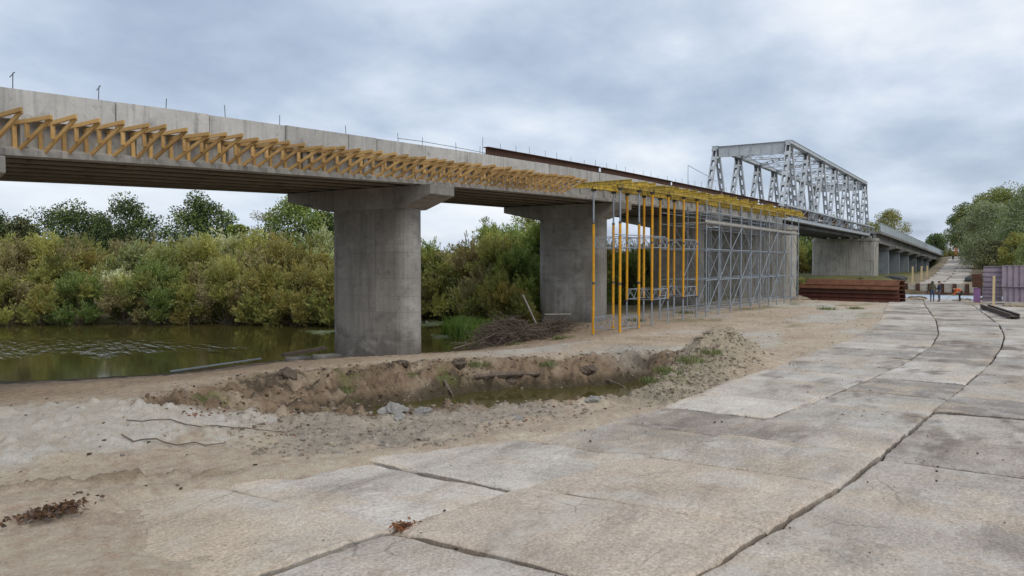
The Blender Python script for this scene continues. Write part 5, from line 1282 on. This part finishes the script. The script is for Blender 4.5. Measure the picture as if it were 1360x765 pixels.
def scatter(name, pts, smin, smax, mats, lab, seed):
    V_ = []; F_ = []; C_ = []
    base = np.array([(1,0,0),(-1,0,0),(0,1,0),(0,-1,0),(0,0,1),(0,0,-1)], dtype=float); fc = np.array([(0,2,4),(2,1,4),(1,3,4),(3,0,4),(2,0,5),(1,2,5),(3,1,5),(0,3,5)])
    cube = np.array([(x, y, z) for x in (-1,1) for y in (-1,1) for z in (-1,1)], dtype=float)
    q4 = np.array([(0,1,3,2),(4,6,7,5),(0,4,5,1),(2,3,7,6),(0,2,6,4),(1,5,7,3)])
    n = len(pts); z = height(pts[:,0], pts[:,1])
    s_ = smin+(smax-smin)*rng.random(n)**3
    for i in range(n):
        vv = cube*rng.uniform(.5,1.1,(8,3))*s_[i]*np.array([1,.8,.6]); a = rng.uniform(0,6.28); c, sn = math.cos(a), math.sin(a)
        vv = np.stack([vv[:,0]*c-vv[:,1]*sn, vv[:,0]*sn+vv[:,1]*c, vv[:,2]], -1)+np.array([pts[i,0], pts[i,1], z[i]+s_[i]*.10])
        V_.append(vv); F_.append(q4+8*i)
    col = np.repeat(np.array(mats)[rng.integers(0, len(mats), n)]*rng.uniform(.7,1.25,(n,1)), 8, 0)
    o = np_mesh(name, np.concatenate(V_), np.concatenate(F_), M['earth'], col=col); tag(o, lab, 'stones', kind='stuff'); return o
def slab_litter(n):
    q = np.stack([rng.uniform(6, 45, n*2), rng.uniform(-4, 9, n*2)], -1); k = (q[:,1] < ry(LX0, q[:,0])-.1) & (q[:,1] > ry(LX4, q[:,0])); q = q[k][:n]
    cl = fbm(q[:,0]*.6, q[:,1]*.6, 3, 501) > -.05; q = q[cl]; v = []; f = []; c = []
    q4 = np.array([(0,1,3,2),(4,6,7,5),(0,4,5,1),(2,3,7,6),(0,2,6,4),(1,5,7,3)]); cube = np.array([(x, y, z) for x in (-1,1) for y in (-1,1) for z in (-1,1)], dtype=float)
    for i in range(len(q)):
        s_ = .005+.022*rng.random()**4; v.append(cube*rng.uniform(.5,1.1,(8,3))*s_*np.array([1,.8,.6])+np.array([q[i,0], q[i,1], .08])); f.append(q4+8*i)
        c.append(np.tile(np.array([[(.10,.08,.065),(.16,.12,.09),(.38,.34,.29)][rng.integers(0,3)]]), (8,1)))
    o = np_mesh('road_crumbs', np.concatenate(v), np.concatenate(f), M['earth'], col=np.concatenate(c)); tag(o, 'crumbs of soil and small stones lying on the concrete slab road', 'stones', kind='stuff')
slab_litter(1500)
def in_poly(poly, n, pad=.0):
    P_ = np.array(poly); lo, hi = P_.min(0)-pad, P_.max(0)+pad; out_ = []
    q = rng.uniform(lo, hi, (n*6, 2)); d = sdist(poly, q[:,0], q[:,1]); return q[d < pad][:n]
scatter('gravel', np.concatenate([in_poly(RUB, 2200, .8), in_poly(PITR, 1500, .5)]), .008, .055, [(.55,.51,.46),(.48,.42,.35),(.40,.33,.25),(.50,.43,.33)], 'loose stones and crumbs strewn around the pit rim', 1)
tm_ = rng.random(2600); scatter('mound_crumbs', np.stack([18.6+tm_*10+rng.normal(size=2600)*.45, 7.65+tm_*.85+rng.normal(size=2600)*.6], -1), .01, .06, [(.42,.36,.27),(.36,.30,.22),(.46,.40,.31)], 'earth crumbs on the soil mound beside the road', 2)
q = in_poly(PITR, 5200, .2); q = q[sdist(PITB, q[:,0], q[:,1]) > .35][:2600]
scatter('bank_crumbs', q, .008, .06, [(.28,.18,.12),(.28,.205,.138),(.17,.125,.085),(.38,.31,.22)], 'earth crumbs and clods on the pit slopes', 6)
q = np.stack([rng.uniform(3, 60, 2600), rng.uniform(6.5, 21, 2600)], -1); q = q[q[:,1] > ry(LX0, q[:,0])+.1]
scatter('scattered_pebbles', q, .008, .045, [(.40,.36,.3),(.2,.15,.1),(.14,.10,.07),(.45,.42,.38)], 'pebbles and crumbs scattered over the sandy ground', 3)
q = np.concatenate([np.stack([10.9+rng.normal(size=60)*.3, 15.3+rng.normal(size=60)*.2], -1), np.stack([10.9+rng.normal(size=40)*.3, 12.6+rng.normal(size=40)*.5], -1), np.stack([15+rng.normal(size=30)*.8, 9.4+rng.normal(size=30)*.4], -1)])
scatter('brick_chips', q, .01, .04, [(.40,.15,.08),(.32,.11,.06),(.25,.1,.06)], 'orange brick chips lying on the white sand and rubble', 4)
# floating weed on the water; the patch left of the pier paints sky reflection
def raft(name, cx_, cy_, a, b, rz_, lab):
    n = int(900*a*b+150); t = rng.uniform(0, 2*math.pi, n); r_ = np.abs(rng.normal(size=n))*.55*(1+.4*np.sin(3*t+cx_))
    P_ = np.stack([a*r_*np.cos(t), b*r_*np.sin(t), rng.uniform(.004, .012, n)], -1)
    D_ = np.stack([rng.normal(size=n), rng.normal(size=n), np.zeros(n)], -1)
    D_ /= np.linalg.norm(D_, axis=1, keepdims=True); S_ = np.stack([-D_[:,1], D_[:,0], np.zeros(n)], -1); l_ = rng.uniform(.05, .16, n)[:,None]
    v = np.stack([P_-D_*l_, P_+S_*l_*.6, P_+D_*l_, P_-S_*l_*.6], 1).reshape(-1, 3)
    c = np.repeat(np.array([(.26,.29,.15),(.20,.235,.10),(.31,.33,.22),(.17,.19,.07)])[rng.integers(0, 4, n)], 4, 0)
    o = np_mesh(name, v, np.arange(4*n).reshape(n, 4), M['leaf'], col=c); o.location = (cx_, cy_, WATER_Z+.002); o.rotation_euler = (0,0,rz_); tag(o, lab, 'water weed', 'floating weed on the river', kind='stuff'); return o
for u, v_, a, b, lab in ((392,428.5,.5,3.2,'long pale weed strip along the far bank left of the nearest pier'),(428,441,1.3,.8,'pale flecks painting the sky reflection on the water left of the nearest pier'),(584,430,2.2,1.4,'large pale weed patch right of the nearest pier'),(592,447,1.0,.8,'floating weed patch close to the reeds'),(640,456,.6,1.2,'pale weed and froth below the brushwood pile')):
    Yd = 1040*(CAM_H-WATER_Z)/(v_-349); x, y = cam_xy(u, Yd); raft('water_weed', x, y, a, b, YAW, lab)
# soil heaps at the right near the purple panels
for k, (x, y, s) in enumerate(((73.2,-.6,1.1),(72.4,-2.4,1.3),(75.6,2.2,.8),(77.6,16.9,1.0),(80.8,4.0,.8),(82.0,7.4,.7),(81.6,1.6,.75))):
    o = lump('soil_heap', x, y, hz(x, y)-.05, s*1.5, s*1.3, s*.42, M.get('earthclod'), 90+k, 4, .3)
    tag(o, ['low soil heap before the purple panels, right of the stake','low soil heap at the right edge before the purple panels','small soil heap at the foot of the violet pile','soil heap at the scaffold end of the rusty stack','soil spoil being dug beside the bending worker','low soil heap behind the two standing workers','low soil heap between the bending worker and the violet pile'][k], 'soil heap')

# ---------------------------------------------------------------- people
def skin(name, l, c):  return surf(name, c, tuple(q*.75 for q in c), None, scale=4, fine=20, rough=.8)
PM = {'jeans':skin('denim',0,(.06,.085,.15)),'khaki':skin('camouflage_jacket',0,(.10,.095,.06)),'navy':skin('navy_cloth',0,(.03,.04,.07)),'skin':skin('skin',0,(.45,.27,.19)),'vest':skin('orange_vest',0,(.85,.20,.07)),'pink':skin('pink_cloth',0,(.7,.16,.2)),'dark':skin('dark_cloth',0,(.035,.03,.035)),'boot':skin('boot_leather',0,(.03,.025,.02)),'greytr':skin('grey_trousers',0,(.11,.115,.12)),'hair':skin('dark_hair',0,(.03,.022,.018))}
def person(x, y, face, pose, top, legs, head, lab, z=None, sleeve=None, group='workers on the site'):
    """joints in metres, figure faces local +x"""
    J = {'pel':(0,0,.95),'sp':(.01,0,1.18),'ch':(.0,0,1.38),'nk':(.01,0,1.52),'hd':(.03,0,1.62),'hd2':(.035,0,1.70),'hd3':(.02,0,1.77),
         'shL':(0,.19,1.43),'elL':(-.03,.25,1.14),'wrL':(.06,.25,.90),'shR':(0,-.19,1.43),'elR':(-.03,-.25,1.14),'wrR':(.06,-.25,.90),
         'hpL':(0,.10,.90),'knL':(.02,.11,.49),'anL':(-.02,.11,.09),'toL':(.15,.13,.04),'hpR':(0,-.10,.90),'knR':(.02,-.11,.49),'anR':(-.02,-.11,.09),'toR':(.15,-.13,.04)}
    if pose == 'bend':
        J.update({'pel':(-.12,0,.86),'sp':(.06,0,1.02),'ch':(.26,0,1.10),'nk':(.38,0,1.10),'hd':(.47,0,1.07),'hd2':(.53,0,1.04),'hd3':(.58,0,1.0),'shL':(.28,.19,1.10),'elL':(.38,.22,.82),'wrL':(.52,.16,.60),'shR':(.28,-.19,1.10),'elR':(.36,-.22,.82),'wrR':(.50,-.12,.62),'hpL':(-.12,.10,.82),'hpR':(-.12,-.10,.82),'knL':(.08,.14,.47),'knR':(.02,-.14,.46)})
    if pose == 'crouch':
        J.update({'pel':(-.15,0,.42),'sp':(-.05,0,.62),'ch':(.06,0,.80),'nk':(.14,0,.90),'hd':(.20,0,.98),'hd2':(.22,0,1.06),'hd3':(.21,0,1.13),'shL':(.08,.19,.84),'elL':(.22,.24,.62),'wrL':(.38,.16,.46),'shR':(.08,-.19,.84),'elR':(.22,-.24,.62),'wrR':(.38,-.14,.46),'hpL':(-.12,.10,.40),'hpR':(-.12,-.10,.40),'knL':(.22,.16,.50),'knR':(.22,-.16,.50),'anL':(-.0,.13,.09),'anR':(-.0,-.13,.09),'toL':(.16,.15,.04),'toR':(.16,-.15,.04)})
    if pose == 'arms':
        J.update({'elL':(.06,.26,1.16),'wrL':(.24,.12,1.08),'elR':(.06,-.26,1.16),'wrR':(.24,-.10,1.12)})
    E_ = [('pel','sp'),('sp','ch'),('ch','nk'),('nk','hd'),('hd','hd2'),('hd2','hd3'),('ch','shL'),('shL','elL'),('elL','wrL'),('ch','shR'),('shR','elR'),('elR','wrR'),('pel','hpL'),('hpL','knL'),('knL','anL'),('anL','toL'),('pel','hpR'),('hpR','knR'),('knR','anR'),('anR','toR')]
    rad_ = {'pel':.14,'sp':.135,'ch':.155,'nk':.06,'hd':.085,'hd2':.098,'hd3':.07,'sh':.075,'el':.052,'wr':.034,'hp':.10,'kn':.068,'an':.05,'to':.042}
    for s_ in 'LR':
        wv = Vector(J['wr'+s_]); d = (wv-Vector(J['el'+s_])).normalized(); side = d.cross(Vector((1,0,.2))).normalized()
        J['pa'+s_] = tuple(wv+d*.075); rad_['pa'] = .036; E_.append(('wr'+s_, 'pa'+s_))
        for k, (o_, l_) in enumerate(((-.032,.065),(-.011,.08),(.011,.075),(.032,.06))):
            a = wv+d*.10+side*o_; J['f%d%s' % (k, s_)] = tuple(a); J['g%d%s' % (k, s_)] = tuple(a+d*l_*.8+Vector((.02,0,0))); E_ += [('pa'+s_, 'f%d%s' % (k, s_)), ('f%d%s' % (k, s_), 'g%d%s' % (k, s_))]
        J['t'+s_] = tuple(wv+d*.06-side*.055+Vector((.02,0,0))); E_.append(('wr'+s_, 't'+s_))
    keys = list(J); me = bpy.data.meshes.new('person_rig'); me.from_pydata([J[k] for k in keys], [(keys.index(a), keys.index(b)) for a, b in E_], [])
    o = link(bpy.data.objects.new('person_rig', me)); md = o.modifiers.new('skin', 'SKIN'); sk = me.skin_vertices[0].data
    for i, k in enumerate(keys):
        r_ = rad_.get(k) or rad_.get(k[:2]) or .0095
        if k in ('pel','sp','ch'): sk[i].radius = (r_, r_*1.12)
        else: sk[i].radius = (r_, r_)
        sk[i].use_root = (k == 'pel')
    sb = o.modifiers.new('sub', 'SUBSURF'); sb.levels = 1; sb.render_levels = 1
    dg = bpy.context.evaluated_depsgraph_get(); m2 = bpy.data.meshes.new_from_object(o.evaluated_get(dg)); bpy.data.objects.remove(o)
    mats = [PM[top], PM[legs], PM['skin'], PM['boot'], PM[sleeve or top]]; m2.materials.clear()
    for q in mats: m2.materials.append(q)
    segs = []
    for a, b in E_:
        if a[:2] in ('an',) or b[:2] == 'to': k = 3
        elif b[:2] in ('hp','kn','an'): k = 1
        elif a in ('nk','hd','hd2') or b[:2] in ('pa',) or a[:2] in ('pa','f0','f1','f2','f3') or b[0] == 't': k = 2
        elif a[:2] in ('sh','el'): k = 4
        else: k = 0
        segs.append((Vector(J[a]), Vector(J[b]), k))
    for p in m2.polygons:
        c = p.center; best = 9; kk = 0
        for a, b, k in segs:
            ab = b-a; t = max(0, min(1, (c-a).dot(ab)/max(ab.length_squared, 1e-9))); d = (c-(a+ab*t)).length
            if d < best: best = d; kk = k
        p.material_index = kk; p.use_smooth = True
    m2.name = 'person'; o = link(bpy.data.objects.new('person', m2)); o.location = (x, y, (hz(x, y) if z is None else z)); o.rotation_euler = (0,0,face); tag(o, lab, 'person', group)
    hd = Vector(J['hd2']); up = (Vector(J['hd3'])-Vector(J['hd'])).normalized(); fw = Vector((1,0,0)); fw = (fw-up*fw.dot(up)).normalized(); sd_ = up.cross(fw)
    cap = MB(); n = 10; base = len(cap.v)
    for i in range(5):
        ph = math.pi/2*i/4
        for k in range(n):
            a = 2*math.pi*k/n; q = hd+up*(.035+.085*math.sin(ph))+(fw*math.cos(a)*1.08+sd_*math.sin(a)*.95)*(.106*math.cos(ph)+.002)-fw*.012; cap.v.append(tuple(q))
    for i in range(4):
        for k in range(n): cap.f.append((i*n+k, i*n+(k+1)%n, (i+1)*n+(k+1)%n, (i+1)*n+k)); cap.m.append(0)
    if head == 'hood':
        for i, v_ in enumerate(cap.v): cap.v[i] = tuple(Vector(v_)*1.0)
        h2 = MB(); h2.tube([tuple(hd-up*.16-fw*.03), tuple(hd-up*.04-fw*.035), tuple(hd+up*.06-fw*.03), tuple(hd+up*.13-fw*.02)], [.11,.125,.12,.05], 10); h2.build('hood', PM['khaki'], o, smooth=True)
    else: cap.build('hair', PM['hair'], o, smooth=True, fixn=False)
    f_ = MB(); f_.bar(tuple(hd+fw*.088-up*.002), tuple(hd+fw*.118-up*.03), .022, .03); f_.build('nose', PM['skin'], o)
    for s_ in (-1, 1):
        f_ = MB(); f_.tube([tuple(hd+fw*.088+sd_*.035*s_+up*.012), tuple(hd+fw*.099+sd_*.035*s_+up*.012)], .010, 6); f_.build('eye', PM['dark'], o)
        f_ = MB(); f_.tube([tuple(hd+sd_*.092*s_+up*.02), tuple(hd+sd_*.104*s_), tuple(hd+sd_*.092*s_-up*.03)], .014, 6); f_.build('ear', PM['skin'], o)
    f_ = MB(); f_.bar(tuple(hd+fw*.088-up*.052-sd_*.025), tuple(hd+fw*.088-up*.052+sd_*.025), .014, .012); f_.build('mouth', PM['pink'], o)
    return o
zr = .09
person(77.3, 5.75, R(20), 'stand', 'khaki', 'jeans', 'hood', 'standing worker in a hooded camouflage jacket and jeans, back turned', z=zr)
person(77.9, 5.25, R(75), 'arms', 'navy', 'greytr', 'hair', 'standing worker in navy jacket with a pink collar beside the hooded one', z=zr)
person(79.4, 3.75, R(110), 'bend', 'vest', 'dark', 'hair', 'worker in an orange vest bending down over the dug soil', z=zr, sleeve='vest')
m = MB(); m.tube([(0,0,0),(.5,.75,.02),(1.0,1.5,.0)], .05, 6); 
m = MB(); m.tube([(-.12,.55,.66),(.0,1.15,.12)], .018, 6); m.box(-.11,.11,1.12,1.36,.04,.06); o = m.build('shovel', M['paleboard']); o.location = (79.4,3.75,zr); tag(o, 'shovel held by the bending worker in the orange vest', 'shovel')
def on_far(u, Y): return cam_xy(u, Y)
x, y = on_far(1265, 186); person(x, y, R(200), 'crouch', 'dark', 'dark', 'hair', 'crouching worker in dark clothes at the left edge of the far road', z=hz(x,y)+.05)
x, y = on_far(1275.5, 196); person(x, y, R(240), 'crouch', 'navy', 'dark', 'hair', 'crouching worker in navy near the top of the far road', z=float(far_z(x))+.1)
person(118.6, 22.6, R(250), 'bend', 'vest', 'vest', 'hair', 'worker in orange clothes on the truss deck behind the diagonals', z=8.93)
m = MB()
for dx_ in (-.6,.6): m.bar((dx_,-.35,0),(dx_,-.35,.95),.06,.06)
m.bar((-.9,-.35,.9),(.9,-.35,.9),.12,.04); m.bar((-.9,-.35,.5),(.9,-.35,.5),.12,.04); o = m.build('timber_guard', M['wood']); o.location = (118.6, 23.6, 8.92); tag(o, 'low timber guard rail beside the worker on the truss deck', 'guard rail')
scene.render.film_transparent = False
try:
    scene.cycles.max_bounces = 6; scene.cycles.diffuse_bounces = 3; scene.cycles.glossy_bounces = 3; scene.cycles.transmission_bounces = 3; scene.cycles.use_denoising = True
except Exception: pass
